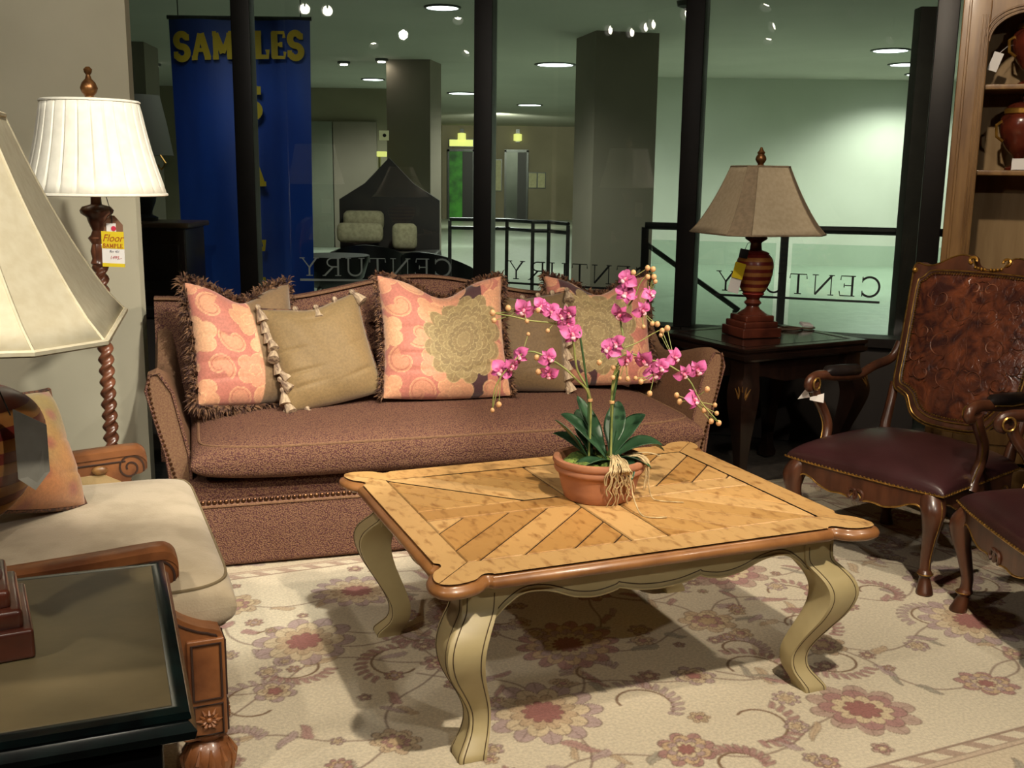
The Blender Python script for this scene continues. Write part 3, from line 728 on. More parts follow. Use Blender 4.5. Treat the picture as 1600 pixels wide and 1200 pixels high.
lp_ = smoothline([(.605, 0, .085), (.54, .0, .088), (.48, .022, .098), (.42, .032, .094), (.34, .02, .078), (.25, .0, .06), (.16, -.015, .046), (.09, -.016, .042), (.05, .0, .05), (.025, .014, .062), (.0, .014, .058)], 3)
for sx in (-1, 1):
    for sy in (-1, 1):
        lg = MB().loft([sq(sx*(ex-.06+o), sy*(ey-.06+o), z, s, .7) for z, o, s in lp_]).build('leg', espresso, et, 50)
        mb = MB()
        for a in (-50, -25, 0, 25, 50):
            dd = Vector((sx, sy, 0)).normalized(); pr = Vector((-dd.y, dd.x, 0)); c = Vector((sx*(ex-.06+.026), sy*(ey-.06+.026), .47))+dd*.056
            mb.tube([c+Vector((0, 0, -.05))-dd*.004, c+pr*math.sin(R(a))*.02+Vector((0, 0, -.01)), c+pr*math.sin(R(a))*.042-dd*abs(math.sin(R(a)))*.03+Vector((0, 0, .035*math.cos(R(a))))], [.003, .007, .002], 6, flat=.7)
        mb.build('carved_leaf', espresso_hi, lg)
# lamp cord lying on the corner table
pts = smoothline([(1.16, 4.86, .664), (1.22, 4.84, .665), (1.27, 4.90, .665), (1.21, 4.95, .666), (1.26, 4.98, .666), (1.34, 4.92, .666), (1.38, 4.96, .666), (1.33, 4.88, .668), (1.25, 4.90, .668), (1.31, 4.95, .670), (1.40, 4.93, .666), (1.44, 4.97, .665)], 6)
cd = MB().tube([(x, y, z) for x, y, z in pts], .005, 6).build('power_cord', cordm, lamp_a); cd.matrix_parent_inverse = (Matrix.Translation(lamp_a.location) @ lamp_a.rotation_euler.to_matrix().to_4x4()).inverted()
ctg = tag(MB().box((0, 0, 0), (.06, .035, .012), rot=(R(20), R(8), R(25)), bev=.002).build('cord_tag', white_card, None), 'small white paper tag lying by the coiled cord', 'tag'); ctg.location = (1.40, 4.97, .680)

# ------------------------------------------------------------------ foreground end table
nt_ = thing('foreground_table', 'olive topped table with black moulded edge in the near left corner', 'side table', (-.79, 1.395, 0), R(21.5))
nx, ny = .30, .285
frame_ring(MB(), nx, ny, [(-.05, .63), (-.01, .632), (.003, .64), (.006, .652), (.0, .66), (-.004, .664), (.0, .668), (-.002, .677), (-.01, .68), (-.022, .6785), (-.026, .676), (-.2, .676)]).build('top_edge', black_edge, nt_, 30)
MB().box((0, 0, .6775), (2*nx-.045, 2*ny-.045, .004), bev=.001).build('top_panel', olive_top, nt_)
MB().box((0, 0, .33), (2*nx-.07, 2*ny-.07, .58), bev=.008).build('case', M('near black case', '0b0d10', '07080a', rough=.4), nt_)
MB().box((0, -ny+.025, .42), (2*nx-.16, .02, .28), bev=.006).build('drawer', black_edge, nt_)
MB().ball((0, -ny+.005, .43), .014).build('knob', bronze, nt_)
for sx in (-1, 1):
    for sy in (-1, 1): MB().lathe([(.02, 0), (.028, .02), (.024, .05)], 12, c=(sx*(nx-.06), sy*(ny-.06), 0)).build('foot', black_edge, nt_)
# ------------------------------------------------------------------ floor lamp with barley twist pole
fl = thing('floor_lamp', 'barley twist floor lamp with white pleated shade against the pale partition', 'floor lamp', (-1.415, 3.60, -.012))
MB().lathe([(.15, .0), (.15, .018), (.135, .03), (.09, .04), (.06, .06), (.045, .10), (.03, .12), (.036, .14), (.022, .16)], 28).build('base', twistw, fl)
secs = []
N_ = 420
for i in range(N_+1):
    z = .155+.90*i/N_; a0 = z*2*math.pi*25.0
    ring_ = []
    for k_ in range(18):
        a = 2*math.pi*k_/18; r = .0215*(1+.26*math.cos(2*(a-a0*.5)))
        ring_.append((r*math.cos(a), r*math.sin(a), z))
    secs.append(ring_)
MB().loft(secs).build('pole', twistw, fl, 80)
MB().lathe([(.022, 1.05), (.03, 1.06), (.024, 1.075), (.028, 1.10), (.022, 1.125), (.034, 1.145), (.024, 1.155), (.018, 1.17), (.03, 1.20), (.034, 1.215), (.052, 1.228), (.055, 1.238), (.046, 1.25), (.018, 1.258), (.016, 1.30), (.010, 1.31), (.010, 1.60)], 24).build('neck', twistw, fl)
NP = 26; secs = []
for j in range(9):
    q = j/8; z = 1.292+.302*q; ring_ = []
    for k_ in range(NP*8):
        a = 2*math.pi*k_/(NP*8); r0 = .231-.075*q-.012*math.sin(q*math.pi)*.6
        ph = (k_ % 8)/8.; pl = -.0055 if ph < .12 or ph > .88 else .0012*math.sin(ph*math.pi)
        r = r0+(pl if 0 < j < 8 else -.001); ring_.append((r*math.cos(a), r*math.sin(a), z))
    secs.append(ring_)
sh = MB().loft(secs, cap=False).build('lamp_shade', shade_w, fl, 25); sh.modifiers.new('t', 'SOLIDIFY').thickness = .003
for q in (0, 8): MB().tube([secs[q][k_] for k_ in range(0, NP*8, 4)], .005, 6, closed=True).build('trim', shade_w, sh)
for a in (0, PI_/2): MB().tube([(math.cos(a)*.15, math.sin(a)*.15, 1.588), (-math.cos(a)*.15, -math.sin(a)*.15, 1.588)], .0022, 4).build('spider', bronze, fl)
MB().lathe([(.008, 1.588), (.022, 1.598), (.016, 1.606), (.014, 1.612), (.024, 1.624), (.028, 1.638), (.022, 1.655), (.010, 1.668), (.007, 1.68), (.012, 1.688), (.014, 1.698), (.006, 1.706)], 18).build('finial', bronze, fl)
# its floor-sample tag
ftg = thing('sample_tag', 'yellow and white Floor Sample price tag on the floor lamp', 'tag', (-1.342, 3.535, 1.10), rot=(0, R(1), R(-4)))
MB().box((0, 0, .0), (.077, .0016, .118)).build('white_part', white_card, ftg)
MB().box((0, -.0005, .0305), (.077, .0022, .057)).build('yellow_part', yellow_card, ftg)
MB().box((0, -.0005, -.053), (.077, .0022, .012)).build('yellow_part', yellow_card, ftg)
MB().box((-.004, -.0002, .072), (.032, .0016, .028)).build('sticker_card', white_card, ftg)
MB().lathe([(.0085, -.0004), (.0085, .0004)], 20, c=(.005, -.0022, .069), mat=Euler((R(90), 0, 0)).to_matrix()).build('red_dot', red_dot, ftg)
MB().tube([(.0, .0, .084), (-.002, .0, .12), (-.018, .005, .17), (-.02, .02, .195)], .0014, 5).build('string', black_plastic, ftg)
MB().add([(-.03, .001, .056), (.036, .001, .056), (.036, .001, .082), (.008, .001, .112), (-.008, .001, .112), (-.03, .001, .084)], [(0, 1, 2, 3, 4, 5)]).build('brown_hanger', M('brown card', '7d5a44', rough=.8), ftg, 0)
def fonttext(body, size, loc, mat, parent, shear=0., sx=1., ali='CENTER', rz=0.):
    cu = bpy.data.curves.new('lettering', 'FONT'); cu.body = body; cu.size = size; cu.shear = shear; cu.align_x = ali; cu.extrude = .0003
    ob = bpy.data.objects.new('lettering', cu); COL.objects.link(ob); bpy.context.view_layer.update()
    me = bpy.data.meshes.new_from_object(ob.evaluated_get(bpy.context.evaluated_depsgraph_get())); bpy.data.objects.remove(ob); me.materials.clear(); me.materials.append(mat)
    o = bpy.data.objects.new('lettering', me); COL.objects.link(o); o.parent = parent; o.location = loc; o.rotation_euler = (R(90), rz, 0); o.scale = (sx, 1, 1); return o
fonttext('Floor', .034, (0, -.0022, .026), tag_red, ftg, .35, .95)
stroke_text(MB(), 'SAMPLE', .013, .0028, lambda x, y, d: (-.034+x, -.0018-d*.3, .005+y), .12, .068).build('lettering', tag_red, ftg, 0, fix=False)
fonttext('1495.-', .016, (.008, -.0012, -.033), M('red handwriting', 'b0404a', rough=.8), ftg, .2)
fonttext('Rm 401', .011, (.004, -.0012, -.011), tag_grey, ftg, .3)

# ------------------------------------------------------------------ carved armchair on the left
ac = thing('carved_armchair', 'carved walnut armchair with cream seat cushion at the left', 'armchair', (-.805, 2.555, 0), R(113))
XW = .475
rub_gold = M('rubbed gold carving', '8f6a3c', '5c3b22', scale=40., rough=.4)
cm_ = cushion_mesh(.90, .66, .15, .02, .29, .345, .012, 24, 8); seatc = cm_.build('seat_cushion', cream_uph, ac, 60)
welt = M('cushion welt', '6f6148', rough=.9)
for sd in (1, -1): MB().tube(cushion_piping(cm_, .978, sd, 11), .004, 6, closed=True).build('piping', welt, seatc)
MB().box((.0, .32, .30), (.86, .60, .09), bev=.01).build('seat_deck', cream_uph, ac)
MB().box((0, .02, .27), (.86, .035, .13), bev=.008).build('front_rail', carved, ac)
side = smoothline([(.0, .14), (.0, .26), (.0, .372), (.012, .390), (.045, .402), (.085, .425), (.115, .458), (.128, .49), (.120, .505), (.098, .510), (.084, .524), (.084, .548), (.100, .566), (.135, .570), (.30, .560), (.55, .552), (.74, .575), (.78, .60)], 4)
outl_s = side+[(.80, .60), (.80, .14), (.70, .14), (.60, .20), (.25, .20), (.15, .185), (.085, .14)]
for s in (-1, 1):
    ar = MB().prism(outl_s, XW-.058, XW, lambda y, z, d, s=s: (s*d, y, z)).build('arm_frame', carved, ac, 35)
    # padded inside and outside panels
    pan = [(.17, .235), (.70, .235), (.70, .50), (.2, .515), (.155, .49), (.15, .44), (.12, .40), (.13, .30)]
    pp = MB().prism([(y, z) for y, z in pan], XW-.062, XW+.004, lambda y, z, d, s=s: (s*d, y, z)).build('arm_panel', panel_uph, ar)
    MB().tube([(s*(XW+.004), y, z) for y, z in pan], .005, 6, closed=True).build('panel_bead', carved, ar)
    # broad flat arm top following the scroll
    top = [p for p in side if p[0] > .083 and p[1] > .5]; 
    secs = []
    for i, (y, z) in enumerate(side[side.index(min(side, key=lambda p: abs(p[0]-.084)+abs(p[1]-.524))):]):
        w = .032; secs.append([(s*(XW-.03-w), y, z-.006), (s*(XW-.03+w), y, z-.006), (s*(XW-.03+w), y, z+.012), (s*(XW-.03+w*.6), y, z+.018), (s*(XW-.03-w*.6), y, z+.018), (s*(XW-.03-w), y, z+.012)])
    MB().loft(secs).build('arm_rest', carved, ar, 40)
    # scroll grooves on both faces, edge line down to the post
    mb = MB()
    for xx in (XW+.0005, XW-.0585):
        sp = []
        for i in range(40):
            a = R(200-i*15.); r = .040-.0008*i; sp.append((s*xx, .128+r*math.cos(a)*.95, .528+r*math.sin(a)))
        mb.tube(sp, .0028, 5); mb.tube([(s*xx, y, z-.0) for y, z in smoothline([(.14, .548), (.3, .540), (.55, .534), (.74, .555)], 4)], .0026, 5)
        mb.tube([(s*xx, y+.010, z-.008) for y, z in side[8:26]], .0026, 5)
    mb.build('carved_groove', carved_dark, ar)
    MB().tube([(s*(XW-.03), .128+.030*math.cos(a), .533+.030*math.sin(a)) for a in np.linspace(0, 2*math.pi, 12)[:-1]], .008, 6, closed=True).build('scroll', carved, ar)
    for i in range(4): MB().ball((s*(XW-.062), .21+.085*i, .528), .015, 10, 6, (.7, 1.5, .9)).build('carved_bead', rub_gold, ar)
    # front post block, rosette, foot
    po = MB().box((s*(XW-.032), .036, .262), (.082, .078, .225), bev=.004).build('post', carved, ac)
    mb = MB()
    for (fx, fy, axis) in ((s*(XW-.032), -.004, 'y'), (s*(XW+.010), .036, 'x')):
        P = lambda a, b, o=.001: ((fx+a, fy-o, b) if axis == 'y' else (fx+s*o, fy+a, b))
        for z0, z1 in ((.155, .225), (.238, .365)):
            mb.tube([P(-.03, z0), P(.03, z0), P(.03, z1), P(-.03, z1)], .003, 5, closed=True)
    mb.build('panel_moulding', carved_dark, po)
    mb = MB()
    for (fx, fy, axis) in ((s*(XW-.032), -.004, 'y'), (s*(XW+.010), .036, 'x')):
        P = lambda a, b, o: Vector((fx+a, fy-o, b)) if axis == 'y' else Vector((fx+s*o, fy+a, b))
        for k_ in range(12):
            a = 2*math.pi*k_/12; L_ = .028 if k_ % 2 == 0 else .022
            mb.tube([P(.006*math.cos(a), .19+.006*math.sin(a), .002), P(.6*L_*math.cos(a), .19+.6*L_*math.sin(a), .005), P(L_*math.cos(a), .19+L_*math.sin(a), .001)], [.002, .0045, .001], 5)
        mb.ball(P(0, .19, .004), .007, 8, 6)
    mb.build('rosette', carved, po)
    mb = MB().lathe([(.030, .152), (.040, .148), (.036, .138), (.028, .130), (.040, .120), (.054, .098), (.056, .075), (.048, .045), (.034, .02), (.028, .0)], 28, c=(s*(XW-.032), .036, 0))
    ft = mb.build('bun_foot', carved, ac, 60)
    mb = MB()
    for k_ in range(12):
        a = 2*math.pi*k_/12; c0 = Vector((s*(XW-.032), .036, 0)); d = Vector((math.cos(a), math.sin(a), 0))
        mb.tube([c0+d*.044+Vector((0, 0, .118)), c0+d*.056+Vector((0, 0, .09)), c0+d*.053+Vector((0, 0, .06)), c0+d*.037+Vector((0, 0, .022))], [.002, .008, .006, .002], 6)
    mb.build('carved_lobes', carved, ft)
    rail = MB().prism([(.075, .14), (.15, .165), (.25, .185), (.6, .185), (.72, .15), (.72, .235), (.075, .235)], XW-.05, XW+.002, lambda y, z, d, s=s: (s*d, y, z)).build('side_rail', carved, ac)
    mb = MB()
    for i in range(4):
        y = .11+.12*i; mb.tube([(s*(XW+.003), y, .20), (s*(XW+.006), y+.05, .222), (s*(XW+.006), y+.09, .205), (s*(XW+.003), y+.11, .19)], [.003, .007, .006, .002], 6)
        mb.tube([(s*(XW+.003), y, .228), (s*(XW+.006), y+.06, .205), (s*(XW+.003), y+.11, .226)], .003, 5)
    mb.build('carved_leaf', carved, rail)
    MB().box((s*(XW-.04), .72, .08), (.05, .05, .16), bev=.006).build('rear_leg', carved, ac)
MB().prism([(-XW, .30), (XW, .30), (XW, .72), (.36, .90), (.16, .97), (-.16, .97), (-.36, .90), (-XW, .72)], .70, .76, lambda x, z, d: (x, d+(z-.3)*.12, z)).build('back_frame', carved, ac)
MB().prism([(-.40, .36), (.40, .36), (.40, .70), (.3, .84), (.14, .91), (-.14, .91), (-.3, .84), (-.40, .70)], .66, .72, lambda x, z, d: (x, d+(z-.3)*.12, z)).build('back_pad', cream_uph, ac)

# ------------------------------------------------------------------ leather armchairs with nail trim
leather_scroll = M('raised leather scrolls', '8e5a40', '5c3428', scale=30., rough=.25, spec=.6)
lc = thing('leather_armchair', 'brown embossed-back leather armchair facing the coffee table, fully seen at right', 'armchair', (1.44, 3.70, 0), R(-52.3), 'leather armchairs at the right')
def seat_pt(u, v):
    a, b = u*2-1, v*2-1
    w = .285+.03*(1-v)
    x = a*w; y = -.285+v*.545-.018*(1-abs(a)**2.5)*(1-v)
    e = max(0, 1-abs(a)**4.5)**.5*max(0, 1-abs(b)**4.5)**.5
    return (x, y, .352+.062*(e**.6)+.045*(1-a*a)*(1-b*b))
g = lambda t: .5-.5*math.cos(math.pi*t)
MB().grid(lambda u, v: seat_pt(g(u), g(v)), 36, 32).build('seat', leather, lc, 60)
edge = [seat_pt(i/40, 0) for i in range(41)]+[seat_pt(1, i/30) for i in range(1, 31)]+[seat_pt(1-i/40, 1) for i in range(1, 41)]+[seat_pt(0, 1-i/30) for i in range(1, 30)]
mb = MB()
for p in edge: mb.ball((p[0]*1.008, p[1]*1.008, .354), .0042, 6, 4)
mb.tube([(p[0]*1.006, p[1]*1.006, .351) for p in edge], .0028, 5, closed=True)
mb.build('nailhead_trim', gold_nail, lc)
MB().box((0, -.01, .325), (.54, .50, .05), bev=.01).build('seat_frame', chair_wood, lc)
def ap_edge(half, n=1):
    k = [(0, .055), (.05, .066), (.10, .082), (.15, .080), (.25, .078), (.4, .082), (.58, .070), (.72, .052), (.84, .048), (.94, .072), (1., .10)]
    return [(t*half, d) for t, d in smoothline(k, 4)]
for axis, sgn, half, off in (('x', -1, .275, .285), ('x', 1, .25, .255), ('y', -1, .235, .285), ('y', 1, .235, .285)):
    e = ap_edge(half); lo = [(-x, .352-d) for x, d in reversed(e)]+[(x, .352-d) for x, d in e[1:]]
    fn = (lambda x, z, d, s=sgn, o=off: (x, s*(o-d)-(.016*(1-(x/.3)**2) if s < 0 else 0), z)) if axis == 'x' else (lambda x, z, d, s=sgn, o=off: (s*(o-d), x-.02, z))
    ap = MB()
    n_ = len(lo)
    ap.loft([[fn(x, z, 0), fn(x, .352, 0), fn(x, .352, .028), fn(x, z, .028)] for x, z in lo])
    ap = ap.build('apron', chair_wood, lc, 40)
    MB().tube([fn(x, z-.001, .0) for x, z in lo], .0032, 5).build('gilt_line', gold_nail, ap)
    if axis == 'x' and sgn < 0:
        for q in (-1, 1):
            MB().tube([fn(q*(.012+.018*math.cos(R(a))), .284+.018*math.sin(R(a)), -.002) for a in range(-60, 270, 30)], .006, 6).build('scroll', chair_wood, ap)
def rnd(cx, cy, z, r, n=14, k=1.): return [(cx+r*math.cos(2*math.pi*i/n)*k, cy+r*math.sin(2*math.pi*i/n)*k, z) for i in range(n)]
fl_ = smoothline([(.352, .0, .032), (.33, .006, .040), (.30, .016, .041), (.27, .020, .036), (.23, .016, .029), (.18, .006, .023), (.12, -.004, .019), (.085, -.004, .0185), (.075, -.003, .022), (.068, -.002, .025), (.060, 0, .021), (.055, 0, .0175), (.03, .004, .023), (.006, .009, .028), (.0, .009, .027)], 3)
for s in (-1, 1):
    lg = MB().loft([rnd(s*(.262+o), -.262-o, z, r) for z, o, r in fl_]).build('leg', chair_wood, lc, 60)
    MB().tube([(s*(.262+o+r*.92), -.262-o-r*.25, z) for z, o, r in fl_[3:24]], .0022, 5).build('gilt_line', gold_nail, lg)
    MB().tube(rnd(s*.262, -.262, .068, .0255), .002, 5, closed=True).build('gilt_ring', gold_nail, lg)
    MB().loft([rnd(s*.235, .235+o, z, r) for z, o, r in [(.352, 0, .03), (.25, .01, .026), (.12, .03, .020), (.075, .04, .019), (.068, .04, .024), (.058, .042, .018), (.0, .05, .027)]]).build('leg', chair_wood, lc, 60)
# back: reclined panel.  w runs up the slope
def bp(x, w, d=0.):
    cu = .03*(1-(x/.3)**2)
    return (x, .245+.19*(w/.70)+cu*.5+d, .445+.60*(w/.70))
half_o = smoothline([(0, -.012), (.09, -.006), (.15, .02), (.175, .055), (.195, .095), (.225, .115), (.25, .13), (.262, .17), (.27, .30), (.281, .45), (.292, .60), (.296, .68), (.282, .695), (.255, .686), (.215, .69), (.175, .715), (.135, .738), (.095, .742), (.07, .728), (.062, .705), (.05, .692), (.025, .684), (0, .682)], 3)
half_i = smoothline([(0, .035), (.075, .04), (.12, .06), (.145, .09), (.165, .125), (.195, .148), (.222, .16), (.232, .19), (.238, .30), (.248, .45), (.256, .56), (.256, .615), (.243, .622), (.232, .638), (.215, .655), (.17, .660), (.1, .663), (0, .664)], 3)
def full(h): return h+[(-x, w) for x, w in reversed(h[1:-1])]
fo = full(half_o); fi = full(half_i)
def resample(pl, n):
    P = np.array(pl+[pl[0]]); d = np.r_[0, np.cumsum(np.hypot(*np.diff(P, axis=0).T))]; t = np.linspace(0, d[-1], n+1)[:-1]
    return list(zip(np.interp(t, d, P[:, 0]), np.interp(t, d, P[:, 1])))
NO = 160
fo_r, fi_r = resample(fo, NO), resample(fi, NO)
MB().loft([[bp(x, w, .05) for x, w in fi_r], [bp(x, w, .045) for x, w in fo_r], [bp(x, w, .0) for x, w in fo_r], [bp(x, w, -.006) for x, w in [(a[0]*.5+b[0]*.5, a[1]*.5+b[1]*.5) for a, b in zip(fo_r, fi_r)]], [bp(x, w, 0.0) for x, w in fi_r], [bp(x, w, .05) for x, w in fi_r]], cap=False).build('back_frame', chair_wood, lc, 50)
cx, cw = 0, .36
rings = []
for q in (1., .985, .96, .9, .8, .65, .45, .25, .08):
    h = -.014*(1-q**6)-.012*(1-q*q); rings.append([bp(cx+(x-cx)*q, cw+(w-cw)*q, .006+h) for x, w in fi_r])
MB().loft(rings).build('back_panel', leather_emb, lc, 70)
mb = MB()
for x, w in resample(fi, 190): mb.ball(bp(x*.985, cw+(w-cw)*.985, -.004), .0040, 6, 4)
mb.build('nailhead_trim', gold_nail, lc)
mb = MB()
mb.tube([bp(x, w, -.004) for x, w in [(cx+(x-cx)*1.03, cw+(w-cw)*1.03) for x, w in fi_r]], .003, 5, closed=True)
mb.tube([bp(x, w, -.001) for x, w in fo_r], .0032, 5, closed=True)
low = [(x, w) for x, w in fo_r if w < .13]
low.sort(key=lambda p: p[0]); mb.tube([bp(x*.96, w+.012, -.006) for x, w in low], .003, 5)
mb.build('gilt_line', gold_nail, lc)
mb = MB()
for s in (-1, 1):
    mb.tube([bp(s*(.066+.014*math.cos(R(a))), .722+.014*math.sin(R(a)), -.006) for a in range(-90, 200, 24)], .0055, 6)
    for i in range(4): mb.ball(bp(s*(.012+.013*i), .686+.006*(i/3)**2, -.006), .0065, 8, 5)
    mb.ball(bp(s*.288, .66, -.004), .012, 8, 6)
mb.build('crest_carving', gold_band, lc)
mb = MB(); re_ = random.Random(3)
def on_panel(x, w):
    q = max(abs(x)/.25, abs(w-.36)/.31); return bp(x, w, .006-.026+.012*q*q-.0005+.014*min(1, q)**6)
for s in (-1, 1):
    for (x0, w0, r0, a0, dr, tn) in ((.06, .50, .055, 90, 1, 400), (.15, .55, .045, 30, -1, 380), (.10, .36, .060, 200, 1, 420), (.19, .40, .035, 0, -1, 360), (.05, .22, .05, 250, 1, 380), (.15, .22, .045, 100, -1, 400), (.03, .60, .03, 0, 1, 300), (.20, .29, .03, 180, 1, 320)):
        pts = []
        for i in range(26):
            a = R(a0+dr*tn*i/25); r = r0*(1-.75*i/25); pts.append(on_panel(s*(x0+r*math.cos(a)), w0+r*math.sin(a)*1.1))
        mb.tube(pts, [.0012+.0022*math.sin(math.pi*i/25) for i in range(26)], 5, flat=.6)
        for i in range(3):
            a = R(a0+dr*tn*(.1+.25*i)); r = r0*(1-.75*(.1+.25*i)); c_ = (x0+r*math.cos(a), w0+r*math.sin(a)*1.1)
            mb.tube([on_panel(s*c_[0], c_[1]), on_panel(s*(c_[0]+.018*math.cos(a+.6)), c_[1]+.018*math.sin(a+.6)), on_panel(s*(c_[0]+.032*math.cos(a+1.1)), c_[1]+.032*math.sin(a+1.1))], [.001, .0035, .0008], 5, flat=.5)
mb.tube([on_panel(.012*math.sin(w*26), w) for w in np.linspace(.12, .62, 30)], .002, 5, flat=.6)
mb.build('embossed_scrolls', leather_scroll, lc, 70)
for s in (-1, 1):
    # rear upright joining seat and back
    MB().tube([(s*.25, .235, .33), (s*.255, .25, .42), bp(s*.262, .06, .02), bp(s*.265, .15, .02)], [.024, .02, .018, .018], 10).build('rear_post', chair_wood, lc)
    pth = smoothline([bp(s*.283, .33, .015), bp(s*.292, .26, .0), (s*.315, .235, .640), (s*.325, .15, .612), (s*.325, .03, .618), (s*.322, -.09, .634), (s*.318, -.145, .634), (s*.316, -.175, .622), (s*.316, -.178, .602), (s*.316, -.158, .594)], 4)
    ar = MB().tube(pth, [.020]*len(pth), 10, flat=.8).build('arm', chair_wood, lc, 60)
    MB().tube([(s*.3255, .155, .622), (s*.326, .13, .632), (s*.326, .03, .638), (s*.325, -.05, .644), (s*.324, -.075, .640)], [.012, .024, .026, .024, .010], 10).build('arm_pad', leather_black, ar)
    MB().tube([(s*(.326+.0235), .15, .616), (s*.3505, .03, .621), (s*.348, -.075, .634)], .0028, 5).build('gilt_line', gold_nail, ar)
    MB().tube([(s*(.316-.022), -.158+.020*math.cos(a), .612+.022*math.sin(a)) for a in np.linspace(0, 2*math.pi, 14)[:-1]], .004, 5, closed=True).build('gilt_ring', gold_nail, ar)
    sp = smoothline([(s*.318, -.140, .605), (s*.322, -.120, .56), (s*.318, -.075, .50), (s*.308, -.055, .44), (s*.300, -.075, .38), (s*.297, -.09, .335)], 4)
    ap_ = MB().tube(sp, [.022, .021, .020]+[.019]*(len(sp)-6)+[.024, .026, .028], 10).build('arm_support', chair_wood, lc, 60)
    MB().tube([(x+s*.008, y-.019, z) for x, y, z in sp], .0026, 5).build('gilt_line', gold_nail, ap_)
lc2 = copy_tree(lc)
lc2.location = (1.72, 2.915, 0); lc2.rotation_euler = (0, 0, R(-90))
lc2['label'] = 'second leather armchair, cut off by the right edge in front of the other'
pt = thing('white_tag', 'small folded white paper tag under the far arm of the leather armchair', 'tag', (1.122, 3.87, .572), R(-30))
MB().add([(-.045, 0, -.03), (-.012, -.01, .02), (.0, .0, -.018), (.05, .01, .002), (.05, .01, -.035), (.0, 0, -.028)], [(0, 1, 2), (2, 3, 4, 5)]).build('paper', white_card, pt, 0).modifiers.new('t', 'SOLIDIFY').thickness = .0015
MB().tube([(-.012, -.01, .02), (.01, .0, .03)], .001, 4).build('string', white_card, pt)

# ------------------------------------------------------------------ bookcase with urns
bk = thing('bookcase', 'tall honey brown bookcase with arched opening at the right edge', 'bookcase', (1.925, 4.76, -.012), R(-22))
bw_, bd, bh = 1.15, .33, 2.42
MB().box((bw_/2, bd-.01, bh/2), (bw_-.04, .02, bh-.06)).build('back_panel', bookin, bk)
for x in (.018, bw_-.018): MB().box((x, bd/2, bh/2), (.036, bd, bh)).build('side_panel', bookw, bk)
for x0 in (0, bw_-.115):
    MB().box((x0+.0575, -.008, 1.2), (.115, .03, 2.4), bev=.005).build('stile', bookw, bk)
mb = MB()
for q in (.082, .094, .106): mb.box((q, -.026, 1.52), (.006, .012, 1.1), bev=.002).box((bw_-q, -.026, 1.52), (.006, .012, 1.1), bev=.002)
mb.box((.03, -.026, 1.2), (.012, .012, 2.3), bev=.003); mb.build('moulding', bookw, bk)
# arched head
ow = bw_/2-.115; arch = [(-ow, 1.96)]+[(-ow+.0+.16-.16*math.cos(R(a)), 1.96+.12*math.sin(R(a))) for a in range(0, 91, 10)]+[(-.1, 2.10), (0, 2.115)]
arch = arch+[(-x, z) for x, z in reversed(arch[:-1])]
hd = MB(); hd.loft([[(bw_/2+x, -.022, z), (bw_/2+x, -.022, 2.42), (bw_/2+x, .012, 2.42), (bw_/2+x, .012, z)] for x, z in arch]); hd.build('arched_head', bookw, bk)
mb = MB()
for k_ in range(3): mb.tube([(bw_/2+x*(1+.018*k_), -.026, z+.012*k_) for x, z in arch], .004, 6)
mb.build('arch_moulding', bookw, bk)
mb = MB(); 
MB().box((bw_/2, .14, 2.44), (bw_+.08, bd+.1, .05), bev=.015).build('cornice', bookw, bk)
for z in (1.41, 1.775): 
    sf = MB().box((bw_/2, bd/2+.0, z), (bw_-.07, bd-.03, .022), bev=.004).build('shelf', bookw, bk)
MB().box((bw_/2, .14, .88), (bw_+.03, bd+.06, .035), bev=.008).build('counter', bookw, bk)
for q in (0, 1):
    d = MB().box((.3+.555*q, -.012, .47), (.52, .024, .70), bev=.006).build('door', bookw, bk)
    MB().box((.3+.555*q, -.026, .47), (.36, .012, .54), bev=.005).build('door_panel', bookw, d); MB().ball((.53+.09*q, -.036, .52), .014).build('knob', gold_band, d)
MB().box((bw_/2, .14, .05), (bw_+.02, bd+.02, .10), bev=.01).build('plinth', bookw, bk)
def bkp(x, y, z): 
    c, s = math.cos(R(-22)), math.sin(R(-22)); return (1.925+x*c-y*s, 4.76+x*s+y*c, z-.0115)
def urn(loc, sc, lab):
    o = thing('lidded_urn', lab, 'urn', loc, group='urns on the bookcase shelves'); o.scale = (sc, sc, sc)
    MB().lathe(smoothline([(.055, 0), (.055, .012), (.03, .025), (.02, .05), (.03, .065), (.06, .10), (.085, .15), (.095, .20), (.088, .235), (.07, .25)], 3), 28).build('body', urn_red, o, 60)
    MB().lathe([(.07, .248), (.078, .252), (.078, .272), (.07, .276)], 28).build('rim_band', gold_band, o)
    MB().lathe([(.07, .276), (.06, .29), (.03, .305), (.015, .312), (.02, .325), (.008, .34)], 24).build('lid', urn_red, o)
    for s in (-1, 1): MB().tube([(s*.085, 0, .22), (s*.115, 0, .20), (s*.11, 0, .15), (s*.08, 0, .13)], .007, 6).build('handle', gold_band, o)
    return o
urn(bkp(.30, .15, 1.786), .95, 'dark red urn on the upper bookcase shelf, cut by the frame')
urn(bkp(.285, .15, 1.421), .98, 'dark red gold-rimmed urn on the lower bookcase shelf')
pc = tag(MB().box((0, 0, 0), (.09, .002, .05), rot=(R(-15), 0, 0)).box((0, .012, -.004), (.09, .002, .05), rot=(R(18), 0, 0)).build('shelf_card', white_card, None), 'white price card standing on the lower bookcase shelf', 'card'); pc.location = bkp(.30, .05, 1.4475); pc.rotation_euler = (0, 0, R(-22))
pc2 = thing('hanging_tag', 'white tag hanging in the upper bookcase opening beside the urn', 'tag', bkp(.165, .10, 1.93), rot=(0, R(18), R(-22)))
MB().box((0, 0, -.045), (.04, .0016, .08)).build('card', white_card, pc2); MB().tube([(0, 0, -.008), (.02, .03, .03), (.06, .05, .06)], .001, 4).build('string', white_card, pc2)
